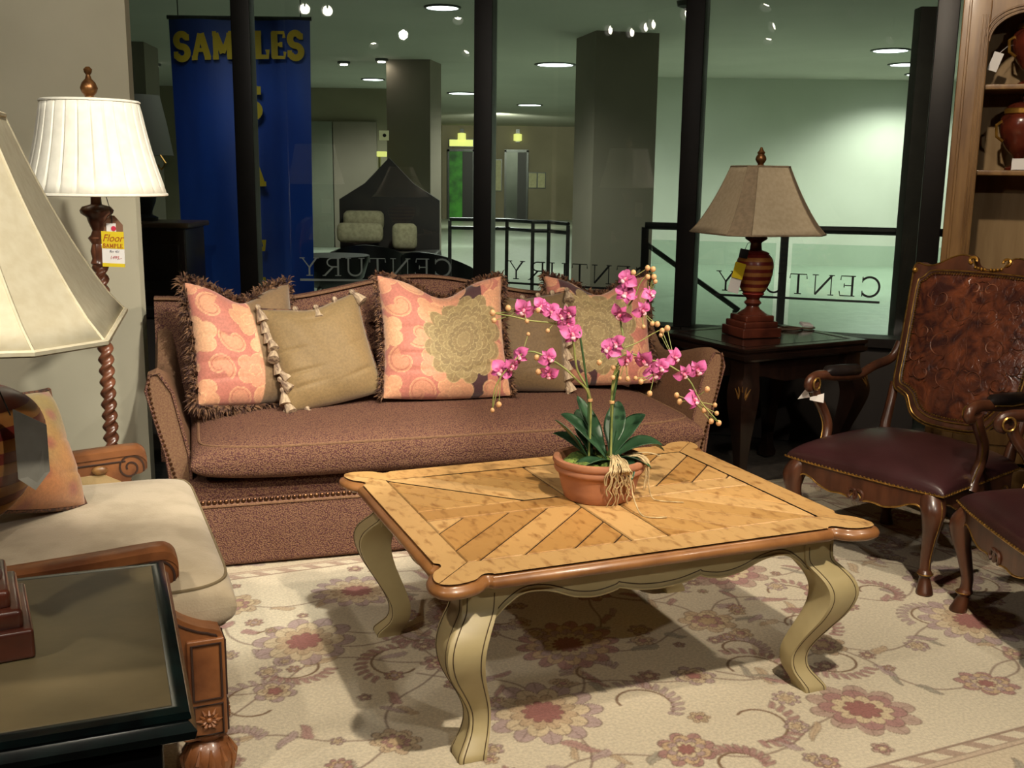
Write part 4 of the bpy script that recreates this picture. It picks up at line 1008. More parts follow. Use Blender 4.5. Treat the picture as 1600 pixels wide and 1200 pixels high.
# ------------------------------------------------------------------ rug (pattern computed per vertex)
rw, rd, res = 1.95, 1.20, .0042
nxr, nyr = int(2*rw/res), int(2*rd/res)
xs = np.linspace(-rw, rw, nxr+1, dtype=np.float32); ys = np.linspace(-rd, rd, nyr+1, dtype=np.float32)
X, Y = np.meshgrid(xs, ys)
colr = np.empty((nyr+1, nxr+1, 3), np.float32); colr[:] = LIN('d8ceb6')
lowf = .5+.5*np.sin(X*2.3+1.1*np.sin(Y*3.1))*np.cos(Y*2.7+X)
colr *= (1-.07*lowf)[..., None]
def win(cx, cy, r):
    i0, i1 = np.searchsorted(xs, [cx-r, cx+r]); j0, j1 = np.searchsorted(ys, [cy-r, cy+r]); return slice(j0, j1), slice(i0, i1)
def paint_px(sl, mask, c, a=1.):
    s = colr[sl]; m = (np.clip(mask, 0, 1)*a)[..., None]; s[:] = s*(1-m)+LIN(c)*m if isinstance(c, str) else s*(1-m)+c*m
OUTL = '6b5648'
def flower(cx, cy, Rr, n, rot, cols, serr=0.3, squash=1.):
    sl = win(cx, cy, Rr*1.5); x = X[sl]-cx; y = Y[sl]-cy
    if x.size == 0: return
    c_, s_ = math.cos(rot), math.sin(rot); xr = x*c_+y*s_; yr = (-x*s_+y*c_)/squash
    r = np.hypot(xr, yr); th = np.arctan2(yr, xr)
    k = len(cols)
    for q, col in enumerate(cols):
        Rq = Rr*(1-q/k*.86); nn = n if q % 2 == 0 else max(5, n-2)
        e = Rq*(1-serr+serr*np.abs(np.cos(nn/2*(th+.4*q)))**.6)
        m = np.clip((e-r)/res+.5, 0, 1); paint_px(sl, m, col, .92)
        o = np.clip(1-np.abs(r-e)/(res*.85), 0, 1); paint_px(sl, o, OUTL, .75)
        rib = (np.abs(np.sin(nn/2*(th+.4*q))) < .10)*(r < e)*(r > e*.55); paint_px(sl, rib.astype(np.float32), OUTL, .35)
def leaf(cx, cy, L_, w, rot, col, serr=True):
    sl = win(cx, cy, L_*1.1); x = X[sl]-cx; y = Y[sl]-cy
    if x.size == 0: return
    c_, s_ = math.cos(rot), math.sin(rot); xr = (x*c_+y*s_)/L_; yr = -x*s_+y*c_+.35*w*np.sin(xr*3)
    e = w*np.sqrt(np.clip(1-xr*xr, 0, 1))*(1-.3*xr)
    if serr: e = e*(.72+.28*np.abs(np.sin(xr*14)))
    m = np.clip((e-np.abs(yr))/res+.3, 0, 1)*(np.abs(xr) < 1); paint_px(sl, m, col, .85)
    o = np.clip(1-np.abs(np.abs(yr)-e)/(res*.8), 0, 1)*(np.abs(xr) < 1); paint_px(sl, o, OUTL, .6)
    paint_px(sl, np.clip(1-np.abs(yr)/(res*.6), 0, 1)*(np.abs(xr) < .9), OUTL, .45)
def vine(pts, w=.006, col='8a7466', a=.75):
    P = np.array(smoothline(pts, 14))
    for (x0, y0), (x1, y1) in zip(P[:-1], P[1:]):
        mx, my = (x0+x1)/2, (y0+y1)/2; L_ = math.hypot(x1-x0, y1-y0); sl = win(mx, my, L_/2+.015)
        x = X[sl]; y = Y[sl]
        if x.size == 0: continue
        t = np.clip(((x-x0)*(x1-x0)+(y-y0)*(y1-y0))/max(L_*L_, 1e-9), 0, 1); d = np.hypot(x-x0-t*(x1-x0), y-y0-t*(y1-y0))
        paint_px(sl, np.clip((w/2-d)/res+.5, 0, 1), col, a)
fx, fy = rw-.36, rd-.34
mau, tan_, dus, grn, rus = 'a8807c', 'bfa88a', 'b09a98', '9c9788', '96605e'
sets = [[mau, 'c9b08c', dus, 'd3c4a2', rus], [tan_, 'cdbb98', mau, 'bfa883'], [dus, 'd0c0a0', tan_, rus], ['b39a8c', mau, 'd2c2a0', rus]]
r2 = random.Random(11)
cent = []
gx, gy = .47, .42
for i in range(-5, 6):
    for j in range(-3, 4):
        cx = i*gx+(gx/2 if j % 2 else 0)+r2.uniform(-.05, .05); cy = j*gy*.78+r2.uniform(-.04, .04)
        if abs(cx) < fx-.06 and abs(cy) < fy-.05: cent.append((cx, cy, i, j))
for (cx, cy, i, j) in cent:
    for dx, dy in ((gx/2, gy*.78), (gx, 0), (-gx/2, gy*.78)):
        if r2.random() < .72:
            x1, y1 = cx+dx, cy+dy
            if abs(x1) > fx or abs(y1) > fy: continue
            b = r2.choice((-1, 1))*r2.uniform(.06, .14); mx, my = (cx+x1)/2-dy*b*2, (cy+y1)/2+dx*b*2
            vine([(cx, cy), ((cx+mx)/2-dy*b, (cy+my)/2+dx*b), (mx, my), ((x1+mx)/2+dy*b*.3, (y1+my)/2-dx*b*.3), (x1, y1)])
            for q in range(3):
                t = r2.uniform(.25, .75); lx, ly = cx+(x1-cx)*t-dy*b*1.6, cy+(y1-cy)*t+dx*b*1.6
                leaf(lx+r2.uniform(-.04, .04), ly+r2.uniform(-.04, .04), r2.uniform(.03, .055), r2.uniform(.010, .018), r2.uniform(0, 6.3), r2.choice((mau, grn, tan_, dus)))
# arabesque sickle leaves
for q in range(46):
    cx, cy = r2.uniform(-fx+.1, fx-.1), r2.uniform(-fy+.1, fy-.1); Rr = r2.uniform(.06, .11); a0 = r2.uniform(0, 360); 
    pts = [(cx+Rr*(1-.004*k_*.6)*math.cos(R(a0+k_)), cy+Rr*(1-.0024*k_)*math.sin(R(a0+k_))) for k_ in range(0, 250, 25)]
    vine(pts, .006, '80664f', .8)
    for k_ in range(0, 150, 14):
        leaf(cx+(Rr+.008)*math.cos(R(a0+k_)), cy+(Rr+.008)*math.sin(R(a0+k_)), .022, .009, R(a0+k_+35), mau if q % 2 else dus, False)
for (cx, cy, i, j) in cent:
    big = (i+2*j) % 3 == 0
    flower(cx, cy, r2.uniform(.14, .175) if big else r2.uniform(.06, .092), r2.choice((10, 12, 14)) if big else r2.choice((6, 7, 8)), r2.uniform(0, 6.3), r2.choice(sets), .32 if big else .42, r2.uniform(.8, 1.))
for q in range(150):
    cx, cy = r2.uniform(-fx+.04, fx-.04), r2.uniform(-fy+.04, fy-.04)
    if min(math.hypot(cx-c[0], cy-c[1]) for c in cent) > .115: flower(cx, cy, r2.uniform(.018, .04), r2.choice((5, 6, 8)), r2.uniform(0, 6.3), r2.choice(sets)[:3], .45)
# border bands
dE = np.minimum(rw-np.abs(X), rd-np.abs(Y))
sl = (slice(None), slice(None))
for d0, d1, c, a in ((.0, .02, 'a8977c', .8), (.045, .052, '7d5f50', .7), (.060, .066, '7d5f50', .6), (.27, .277, '7d5f50', .75), (.288, .294, '7d5f50', .6), (.326, .333, '7d5f50', .75), (.277, .288, 'b59a86', .6)):
    paint_px(sl, ((dE >= d0) & (dE < d1)).astype(np.float32), c, a)
paint_px(sl, ((dE > .066) & (dE < .27)).astype(np.float32), 'b8a285', .35)
paint_px(sl, ((dE > .294) & (dE < .326)).astype(np.float32)*(np.sin((X+Y)*70) > .2), '9a7a6c', .7)
def along():
    out = []
    n = int(2*rw/.24)
    for i in range(n):
        x = -rw+.17+(2*rw-.34)*i/(n-1); out += [(x, -rd+.165, i), (x, rd-.165, i)]
    n = int(2*rd/.24)
    for i in range(1, n-1):
        y = -rd+.17+(2*rd-.34)*i/(n-1); out += [(-rw+.165, y, i), (rw-.165, y, i)]
    return out
for x, y, i in along():
    flower(x, y, .075 if i % 2 else .05, 10 if i % 2 else 7, i*.7, sets[i % 4], .35)
    for k_ in range(4): leaf(x+.085*math.cos(k_*1.57+.6), y+.06*math.sin(k_*1.57+.6), .04, .013, k_*1.57+1.2, (grn, mau, tan_, dus)[k_])
nv = (nxr+1)*(nyr+1)
co = np.empty((nv, 3), np.float32); co[:, 0] = X.ravel(); co[:, 1] = Y.ravel(); co[:, 2] = -.0005
idx = np.arange(nv, dtype=np.int32).reshape(nyr+1, nxr+1)
quads = np.stack([idx[:-1, :-1], idx[:-1, 1:], idx[1:, 1:], idx[1:, :-1]], -1).reshape(-1, 4)
def np_mesh(name, co, quads):
    me = bpy.data.meshes.new(name); me.vertices.add(len(co)); me.vertices.foreach_set('co', co.ravel())
    nf = len(quads); me.loops.add(nf*4); me.loops.foreach_set('vertex_index', quads.ravel().astype(np.int32))
    me.polygons.add(nf); me.polygons.foreach_set('loop_start', np.arange(0, nf*4, 4, dtype=np.int32)); me.update(calc_edges=True); return me
me = np_mesh('rug', co, quads); set_cols(me, colr.reshape(-1, 3))
rug_m = attr_mat('woven wool pile', .95, .35, 260., .15, .1)
rug = link('rug', me, rug_m, None, 0)
a = R(22.1); oy = .10
rug.location = (.246-math.sin(a)*oy, 2.828+math.cos(a)*oy, 0); rug.rotation_euler = (0, 0, R(23.5))
tag(rug, 'large cream floral oriental rug under the coffee table', 'rug')
MB().box((0, 0, -.0065), (2*rw, 2*rd, .0108)).build('rug_backing', M('rug backing', '8d8068', rough=.95), rug)

# ------------------------------------------------------------------ pillows
def sm_(e, w): return np.clip(e/w+.5, 0, 1)
def damask(u, v, W, H, band, med, plum=None, plain_from=None, seed=0):
    """u, v in 0..1 over the front; colours of a striped floral damask"""
    x = u*W; y = v*H; n = u.shape; KS = 1.12
    c = np.empty((*n, 3), np.float32); c[:] = LIN('c07868')
    def lay(m, col, a=1.):
        m = (np.clip(m, 0, 1)*a)[..., None]; c[:] = c*(1-m)+LIN(col)*m
    if plum: lay(((u > plum[0]) & (u < plum[1])).astype(np.float32), '4a2c30')
    pal = ['dba27c', 'd69878', 'e2b088']
    rr = random.Random(seed)
    px = .004
    for j in range(-1, 6):
        for i in range(-1, 6):
            cx = i*.125+(.0625 if j % 2 else 0); cy = j*.105+.02
            cx, cy = cx*KS, cy*KS; r = np.hypot(x-cx, y-cy)/KS; th = np.arctan2(y-cy, x-cx)+rr.uniform(0, 6)
            if (i+j) % 2 == 0:
                e = .068*(.68+.32*np.abs(np.cos(2.5*th))**.6); lay(sm_(e-r, px), pal[(i*3+j) % 3], .9); lay(1-np.abs(r-e)/.0022, 'f0c795', .8)
                e2 = .024*(.7+.3*np.abs(np.cos(2.5*th+.7))); lay(1-np.abs(r-e2)/.0020, 'f0c795', .7)
            else:
                sp = .050-.0066*((th % 6.283)); lay(sm_(sp+.008-r, px), pal[(i+j) % 3], .8); lay(1-np.abs(r-sp)/.0026, 'a85a50', .85); lay(1-np.abs(r-sp-.008)/.0018, 'f0c795', .7)
    for (mx, my, mr) in med:
        r = np.hypot((x-mx), (y-my)*.86); th = np.arctan2((y-my)*.86, x-mx)
        for q in range(8):
            Rq = mr*(1-q*.118); nn = 13 if q % 2 == 0 else 11
            e = Rq*(.80+.20*np.abs(np.cos(nn/2*(th+.5*q)))**.55)
            lay(sm_(e-r, px), ('948058', '9d8a60', '8d7a54')[q % 3], .96); lay(1-np.abs(r-e)/.0022, 'c6b582', .85)
            lay(((np.abs(np.sin(nn/2*(th+.5*q))) < .06) & (r < e) & (r > e*.74)).astype(np.float32), 'bdab78', .6)
    if plain_from is not None: lay(sm_(u-plain_from-.02*np.sin(v*5), .01), '7d6446'); 
    return c
def make_pillow(name, label, W, H, T, chop, colfn, mat, u, v, yaw, lean, roll=0., n=110, z0=.487, wr=.006, world=None, group='sofa pillows'):
    g1 = np.linspace(0, 1, n+1)
    U, Vv = np.meshgrid(g1, g1); A = U*2-1; B = Vv*2-1
    def surf(side):
        ztop = H*(.985-chop*np.exp(-(A/.42)**2)+.055*np.abs(A)**3); zbot = .02*H*(A*A)
        Z = zbot+Vv*(ztop-zbot)
        Xp = A*W/2*(1-.07*(1-B*B)+.0*B)
        e = np.clip(1-np.abs(A)**3.2, 0, 1)**.55*np.clip(1-np.abs(B)**3.2, 0, 1)**.55
        th = T/2*e*(1-.35*chop*3*np.exp(-(A/.4)**2)*Vv)
        Yp = side*th
        # soft creases pulled from the sides
        if side < 0:
            for (ca, cb, ln, dp) in ((-.9, -.35, .55, .010), (-.85, -.62, .5, .008), (.9, -.5, .5, .008), (-.8, .1, .4, .006), (.85, .05, .35, .005), (.0, .75, .3, .006)):
                Yp = Yp+dp*np.exp(-((A-ca)/ln)**2-((B-cb-.12*(A-ca))/.045)**2)*e
            Yp = Yp+wr*.4*np.sin(A*9+B*5)*e
        return np.stack([Xp, Yp, Z], -1).reshape(-1, 3).astype(np.float32)
    f = surf(-1); b = surf(1); nn = (n+1)**2; idx = np.arange(nn).reshape(n+1, n+1)
    qf = np.stack([idx[:-1, :-1], idx[:-1, 1:], idx[1:, 1:], idx[1:, :-1]], -1).reshape(-1, 4)
    qb = qf[:, ::-1]+nn
    me = np_mesh('cover', np.concatenate([f, b]), np.concatenate([qf, qb]))
    cc = colfn(U, Vv).reshape(-1, 3); set_cols(me, np.concatenate([cc, cc]))
    t = thing(name, label, 'pillow', (0, 0, 0), group=group)
    a = R(16.8)
    if world: t.location = world
    else: t.location = (-.17+math.cos(a)*u-math.sin(a)*v, 3.69+math.sin(a)*u+math.cos(a)*v, z0); yaw = yaw+16.8
    t.rotation_euler = Euler((R(-lean), R(roll), R(yaw)))
    link('cover', me, mat, t, 70)
    per = {'bottom': f[idx[0, :]], 'right': f[idx[:, n]], 'top': f[idx[n, :]], 'left': f[idx[:, 0]]}
    return t, per
def fringe(t, per, sides, length=.035, dens=900, mat=None):
    mb = MB()
    for s in sides:
        P = per[s]
        out = {'bottom': (0, -1), 'top': (0, 1), 'left': (-1, 0), 'right': (1, 0)}[s]
        for q in range(int(dens*.25)):
            k_ = random.random()*(len(P)-1); i = int(k_); p = Vector(P[i])*(1-(k_-i))+Vector(P[min(i+1, len(P)-1)])*(k_-i)
            d = Vector((out[0]+random.uniform(-.9, .9), random.uniform(-1.1, .5), out[1]+random.uniform(-.9, .9))).normalized()
            L_ = length*random.uniform(.6, 1.2); w = Vector((random.uniform(-1, 1), random.uniform(-1, 1), random.uniform(-1, 1))).normalized()*.0036
            m_ = p+d*L_*.55+Vector((0, -.006, 0)); e_ = p+d*L_+Vector((0, -.003, -.25*L_))
            mb.add([p-w, p+w, m_+w*1.2, m_-w*1.2, e_], [(0, 1, 2, 3), (3, 2, 4)])
        mb.tube([Vector(p) for p in P[::3]], .007, 6)
    return mb.build('ruffle_fringe', mat or fringe_m, t, 0, fix=False)
fringe_m = M('brown loop fringe', '7a5a40', '3c2622', scale=55., rough=.9, contrast=(.38, .6), detail=2.)
tass_m = M('cream and taupe tassels', 'b8a488', '6e5a4c', scale=90., rough=.85, contrast=(.4, .6), stretch=(1, 1, .2))
dam_m = attr_mat('damask weave', .6, .18, 420., .35, .35)
olive_m = attr_mat('olive silk', .6, .2, 350., .3, .35)
def plain(c1): return lambda u, v: np.broadcast_to(LIN(c1), (*u.shape, 3))*(1+.06*np.sin(u*7+v*4))[..., None]
def make_tassel(parent):
    return MB().lathe([(.004, .012), (.009, .006), (.009, .0), (.006, -.004), (.011, -.016), (.016, -.034), (.018, -.044), (.010, -.045)], 10).build('tassel', tass_m, parent, 60)
def tassels(t, per, specs):
    first = None
    for s, ks in specs:
        P = per[s]
        for k_ in ks:
            p = P[int(k_*(len(P)-1))]
            if first is None: first = make_tassel(t); o = first
            else: o = first.copy(); COL.objects.link(o); o.parent = t
            o.location = (p[0], p[1]-.012, p[2]); o.scale = (1.3, 1.3, 1.3); o.rotation_euler = (R(random.uniform(-30, 5)), R(random.uniform(-25, 25)), R(random.uniform(0, 90))); 
    MB().tube([tuple(p) for s in ('left', 'top', 'right') for p in (per[s] if s != 'right' else per[s][::-1])][::3], .006, 6).build('braid', fringe_m, t)
p1, e_ = make_pillow('damask_pillow', 'coral damask pillow with plain brown right half, leftmost on the sofa', .43, .47, .17, .13,
    lambda u, v: damask(u, v, .43, .47, None, [], None, .56, 3), dam_m, -.72, .45, 20, 22, 4)
fringe(p1, e_, ('left', 'top', 'bottom'), .052, 1500); fringe(p1, e_, ('right',), .03, 600)
p2, e_ = make_pillow('tasselled_pillow', 'olive pillow with a tassel row down its left edge, second from left', .40, .41, .15, .05,
    plain('87704a'), olive_m, -.405, .405, 10, 24, -8)
tassels(p2, e_, (('left', [i/10 for i in range(1, 11)]), ('top', [.0, .35, .55, .75, .95]), ('bottom', [0, .06, .2])))
p3, e_ = make_pillow('damask_pillow', 'large coral damask pillow with olive medallion, front and centre on the sofa', .52, .50, .19, .15,
    lambda u, v: damask(u, v, .52, .50, None, [(.325, .25, .172)], (.46, .80), None, 1), dam_m, .03, .385, -2, 25, 1, 140)
fringe(p3, e_, ('left', 'top', 'right'), .034, 1500)
p4, e_ = make_pillow('tasselled_pillow', 'olive brown pillow with tassels on its right edge, behind the orchid', .42, .42, .15, .05,
    plain('705a3c'), olive_m, .345, .475, -8, 22, 3)
tassels(p4, e_, (('right', [i/9 for i in range(0, 10)]), ('top', [.55, .7, .85])))
p5, e_ = make_pillow('damask_pillow', 'damask pillow with large olive medallion at the right end of the sofa', .46, .47, .17, .14,
    lambda u, v: damask(u, v, .46, .47, None, [(.21, .25, .18)], (.12, .44), None, 5), dam_m, .73, .51, -10, 22, 0)
fringe(p5, e_, ('top', 'right', 'left'), .034, 1300)
# pillows on the armchair
gp = attr_mat('orange silk', .5, .15, 300., .3, .4)
def ombre(u, v):
    c = np.empty((*u.shape, 3), np.float32); t = np.clip(v*1.2+.25*np.sin(u*9)*np.sin(v*11), 0, 1)[..., None]
    c[:] = LIN('b07448')*(1-t)+LIN('8a7440')*t; m = (np.clip(np.sin(u*13+v*6)*np.sin(v*15-u*4)-.45, 0, 1)*1.6)[..., None]; return c*(1-m)+LIN('8c4a3c')*m
p6, e_ = make_pillow('corded_pillow', 'orange and gold silk pillow with dark cord on the carved armchair', .33, .33, .15, .04, ombre, gp, 0, 0, 66, 32, 14, 60, world=(-1.17, 2.47, .535), group=None)
mb = MB(); mb.tube([Vector(p)*1.01 for s in ('bottom', 'right') for p in e_[s]]+[Vector(p)*1.01 for s in ('top', 'left') for p in e_[s][::-1]], .006, 6); mb.build('cord', M('twisted brown cord', '5a3a26', '2c1a12', scale=120., rough=.7, contrast=(.45, .55)), p6)
p7, e_ = make_pillow('brown_pillow', 'brown gold pillow corner on the near side of the carved armchair', .40, .40, .14, .04, lambda u, v: ombre(u, v)*.7, gp, 0, 0, 80, 34, -10, 40, world=(-1.26, 2.15, .51), group=None)
mb = MB(); mb.tube([Vector(p)*1.01 for s in ('bottom', 'right') for p in e_[s]]+[Vector(p)*1.01 for s in ('top', 'left') for p in e_[s][::-1]], .006, 6); mb.build('cord', fringe_m, p7)

# ------------------------------------------------------------------ potted orchid
orc = thing('potted_orchid', 'magenta orchid in a terracotta bowl in the middle of the coffee table', 'potted plant', (.246, 2.828, .4805))
PZ = .4805
MB().lathe([(.0, .0), (.092, .0), (.097, .004), (.104, .03), (.112, .062), (.117, .076), (.123, .079), (.1265, .086), (.124, .093), (.1225, .095), (.127, .099), (.1305, .107), (.128, .115), (.120, .118), (.112, .114), (.108, .095), (.0, .09)], 48, cap=False).build('pot', terracotta, orc, 50)
mb = MB()
for i in range(40):
    a = random.uniform(0, 6.28); r = .085*math.sqrt(random.random()); mb.ball((r*math.cos(a), r*math.sin(a), .094), random.uniform(.018, .032), 8, 5, (1, 1, .7))
mb.lathe([(.106, .09), (.1, .1), (.0, .105)], 24); mb.build('moss', moss, orc, 80)
def make_leaf(c0, az, L_, w, lift, droop, twist=0.):
    d = Vector((math.cos(R(az)), math.sin(R(az)), 0)); sd = Vector((-d.y, d.x, 0))
    def f(u, v):
        t = v; h = lift*t*(1-.0*t)-droop*t*t; c = Vector(c0)+d*(L_*(t-.12*t*t))+Vector((0, 0, h))
        ww = w*(math.sin(math.pi*min(1, t*.93+.07))**.75)*(1 if t < .5 else 1)*(.35+.65*min(1, t*3))
        s = (u-.5)*2
        return c+sd*(s*ww)+Vector((0, 0, abs(s)**1.6*ww*.35+twist*s*ww))
    o = MB().grid(f, 10, 16).build('leaf', leafm, orc, 80); md = o.modifiers.new('t', 'SOLIDIFY'); md.thickness = .0018; return o
for c0, az, L_, w, li, dr, tw in (((.03, -.02, .11), 5, .165, .030, .14, .10, .2), ((.03, -.01, .11), 40, .15, .032, .20, .09, 0), ((.03, -.02, .11), -20, .13, .030, .04, .05, -.2), ((.03, -.03, .11), 205, .15, .034, .03, .06, .1),
                                  ((.02, -.01, .11), 168, .15, .030, .19, .07, -.3), ((.02, .01, .12), 140, .12, .03, .17, .02, 0), ((.03, .0, .12), 75, .13, .03, .16, .03, 0), ((.04, -.03, .11), -62, .10, .030, .02, .05, .1),
                                  ((-.03, .02, .11), 150, .13, .03, .10, .05, 0), ((-.03, .0, .11), 185, .11, .026, .15, .04, .2), ((-.02, .03, .11), 110, .12, .03, .14, .03, 0), ((.05, .02, .11), 12, .16, .03, .12, .11, -.1)):
    make_leaf(c0, az, L_, w, li, dr, tw)
def S3(p, y=0.): return (p[0], y, p[1]-PZ)
def stem(pts, r0=.0035, r1=.0018, mat=stemm, nm='stem'):
    P = smoothline(pts, 5); n = len(P); return MB().tube(P, [r0+(r1-r0)*i/(n-1) for i in range(n)], 6).build(nm, mat, orc, 80)
stem([(-.03, .0, .10), (-.035, .0, .27), S3((-.05, .86), .0), S3((-.065, .945))], .003, .003, stakem, 'stake'); stem([(.03, .0, .10), (.031, .0, .25), S3((.045, .84))], .005, .004, stakem, 'stake')
stem([(-.03, 0, .11), S3((-.03, .76)), S3((-.068, .84)), S3((-.085, .93), -.005), S3((-.125, .965), -.01), S3((-.20, .975), -.015), S3((-.24, .985), -.02), S3((-.30, .995), -.02)])
stem([(-.03, .01, .11), S3((-.03, .755), .0), S3((-.075, .82), -.02), S3((-.13, .865), -.03), S3((-.2, .895), -.04), S3((-.25, .86), -.05), S3((-.29, .80), -.05), S3((-.298, .735), -.05)])
stem([(.03, 0, .11), S3((.03, .80)), S3((.045, .86)), S3((.055, .93), .01), S3((.05, .98), .02), S3((.085, 1.04), .02), S3((.10, 1.08), .02), S3((.132, 1.11), .02)])
stem([(.03, -.01, .11), S3((.035, .80)), S3((.06, .885), -.02), S3((.12, .875), -.03), S3((.17, .865), -.04), S3((.23, .825), -.05), S3((.265, .765), -.05), S3((.315, .71), -.05)])
stem([S3((.06, .90), .01), S3((.10, .915), .02), S3((.14, .94), .02), S3((.175, .957), .02)], .002, .0015)
for q in (S3((.03, .75)), S3((-.03, .755))): MB().lathe([(.007, -.004), (.0075, 0), (.007, .004)], 10, c=q).build('tie', budm, orc)
def flower_mesh():
    mb = MB()
    for k_, (a, L_, w) in enumerate(((90, .023, .010), (18, .028, .017), (162, .028, .017), (235, .023, .010), (305, .023, .010))):
        d = Vector((math.cos(R(a)), 0, math.sin(R(a)))); s = Vector((-d.z, 0, d.x))
        def f(u, v):
            ww = w*math.sin(math.pi*min(1, .12+v*.86))**.7; q = (u-.5)*2
            return d*(L_*v+.002)+s*(q*ww)+Vector((0, -.010*v*(1-v)*2+.008*v*v-.004*abs(q), 0))
        mb.grid(f, 6, 7)
    return mb
fm = None
FL = [(-0.217, 1.006), (-0.171, 1.015), (-0.143, 1.001), (-0.122, 0.989), (-0.099, 0.967), (-0.096, 1.0), (-0.276, 0.841), (-0.247, 0.859), (-0.224, 0.884), (-0.151, 0.883), (-0.147, 0.839), (0.061, 1.087), (0.059, 1.047), (0.123, 1.048), (0.047, 0.995), (0.103, 1.006), (0.018, 0.903), (0.059, 0.879), (0.035, 0.919), (0.108, 0.878), (0.139, 0.837), (0.19, 0.883), (0.213, 0.844), (0.255, 0.85), (0.244, 0.772), (-0.086, 0.941), (0.155, .858)]
BD = [(-0.301, 0.996), (-0.259, 1.009), (-0.297, 0.975), (-0.179, 1.004), (-0.208, 0.974), (-0.204, 0.939), (-0.152, 0.949), (-0.181, 0.881), (-0.176, 0.842), (-0.298, 0.735), (-0.281, 0.751), (0.077, 1.106), (0.115, 1.119), (0.13, 1.116), (0.133, 1.095), (0.137, 1.083), (0.116, 1.095), (0.11, 0.959), (0.133, 0.968), (0.147, 0.967), (0.161, 0.949), (0.158, 0.937), (0.175, 0.956), (-0.012, 0.868), (0.027, 0.854), (0.045, 0.825), (0.066, 0.824), (0.087, 0.826), (0.102, 0.817), (0.026, 0.827), (0.127, 0.784), (0.2, 0.781), (0.282, 0.798), (0.305, 0.755), (0.276, 0.74), (0.297, 0.71), (0.318, 0.705), (0.311, 0.732), (0.209, 0.763)]
def ydep(p):
    x, z = p
    if x < -.02: return -.012 if z > .92 else -.045
    if z > .93: return .015
    return -.035
rf = random.Random(5)
f0 = b0 = None
for p in FL:
    y = ydep(p)+rf.uniform(-.02, .01)
    if f0 is None:
        f0 = flower_mesh().build('flower', petal, orc, 80, fix=False)
        MB().ball((0, -.006, -.003), .0055, 8, 6, (1, 1.3, 1.2)).ball((0, -.009, -.011), .005, 8, 6, (1.3, .8, 1)).build('lip', lipm, f0)
        f = f0
    else: f = copy_tree(f0, orc)
    f.location = S3(p, y); s = rf.uniform(.85, 1.15); f.scale = (s, s, s)
    f.rotation_euler = (R(rf.uniform(-35, 35)), R(rf.uniform(-40, 40)), R(rf.uniform(-50, 50)))
for p in BD:
    y = ydep(p)-.01
    if b0 is None: b0 = MB().ball((0, 0, 0), .0072, 10, 7, (1, 1, 1.12)).build('bud', budm, orc, 80); b = b0
    else: b = b0.copy(); COL.objects.link(b); b.parent = orc
    b.location = S3(p, y); s = rf.uniform(.7, 1.15); b.scale = (s, s, s)
    # stalk to the nearest flower or stem point
    cand = [q for q in FL if q != p]; q = min(cand, key=lambda q: (q[0]-p[0])**2+(q[1]-p[1])**2)
    MB().tube([S3(p, y), S3(((p[0]+q[0])/2, (p[1]+q[1])/2-.004), (y+ydep(q))/2), S3(q, ydep(q)+.004)], .0012, 5).build('bud_stalk', stemm, orc, 80)
# aerial roots spilling over the rim
mb = MB()
for i in range(22):
    x0 = .03+rf.uniform(-.012, .02); sp = rf.uniform(-.035, .05); L_ = rf.uniform(.05, .125)
    pts = [(x0, -.05, .125+rf.uniform(0, .008)), (x0+sp*.3, -.095, .128), (x0+sp*.6, -.132, .112)]
    z = .10
    while z > .118-L_ and z > .004:
        k_ = (0.118-z)/L_; rr_ = .132-.03*(1-z/.118)+.004
        xx = x0+sp*(.6+.5*k_)+rf.uniform(-.007, .007); pts.append((xx, -math.sqrt(max(.0001, rr_*rr_-xx*xx))-.003, z)); z -= .016
    mb.tube(smoothline(pts, 3), .0016 if i % 3 else .0022, 5)
for i in range(9):
    a = R(-12+rf.uniform(-16, 10)); pts = []
    for q, (r, z) in enumerate(((.07, .12), (.11, .128), (.136, .11), (.137, .085), (.134, .06), (.132, .035))):
        aa = a+rf.uniform(-.06, .06); pts.append((r*math.cos(aa), r*math.sin(aa), z))
        if q > 3+(i % 3): break
    mb.tube(smoothline(pts, 3), .0015, 5)
mb.tube(smoothline([(.05, -.05, .125), (.065, -.11, .128), (.075, -.125, .08), (.082, -.135, .04), (.10, -.17, .003), (.13, -.195, .003), (.165, -.19, .003)], 5), .002, 6)
mb.tube(smoothline([(.10, -.03, .125), (.132, -.035, .10), (.134, -.035, .05), (.145, -.04, .01), (.17, -.05, .003), (.23, -.06, .003)], 5), .0017, 6)
mb.tube(smoothline([(.09, -.02, .13), (.13, -.03, .135), (.165, -.04, .128)], 4), .0018, 5)
mb.build('aerial_roots', rootm, orc, 80)

# ------------------------------------------------------------------ track spotlights over the set (their lenses mirror in the glass)
def track_spot(i, loc, target, power, size, blend, colour, lab, radius=.04, emit=True):
    loc = Vector(loc); d = (Vector(target)-loc).normalized(); q = d.to_track_quat('-Z', 'Y')
    t = thing('track_spotlight', lab, 'spotlight', loc, group='track spotlights over the set', rot=q.to_euler())
    MB().lathe([(.044, -.005), (.05, -.05), (.052, -.05), (.052, .07), (.03, .11), (.0, .115)], 20, cap=False).build('housing', black_plastic, t)
    MB().lathe([(.042, .012), (.042, .008)], 20).build('lens', spot_em, t, 0)
    st_ = MB().tube([(loc.x, loc.y, loc.z+.02), (loc.x, loc.y, 2.9)], .008, 6).build('stem', black_plastic, None); st_.parent = t; st_.matrix_parent_inverse = (Matrix.Translation(loc) @ q.to_matrix().to_4x4()).inverted()
    if power > 0:
        L_ = bpy.data.lights.new('spot', 'SPOT'); L_.energy = power; L_.spot_size = R(size); L_.spot_blend = blend; L_.color = colour; L_.shadow_soft_size = radius
        o = bpy.data.objects.new('spot_light', L_); COL.objects.link(o); o.location = loc+d*.06; o.rotation_euler = q.to_euler()
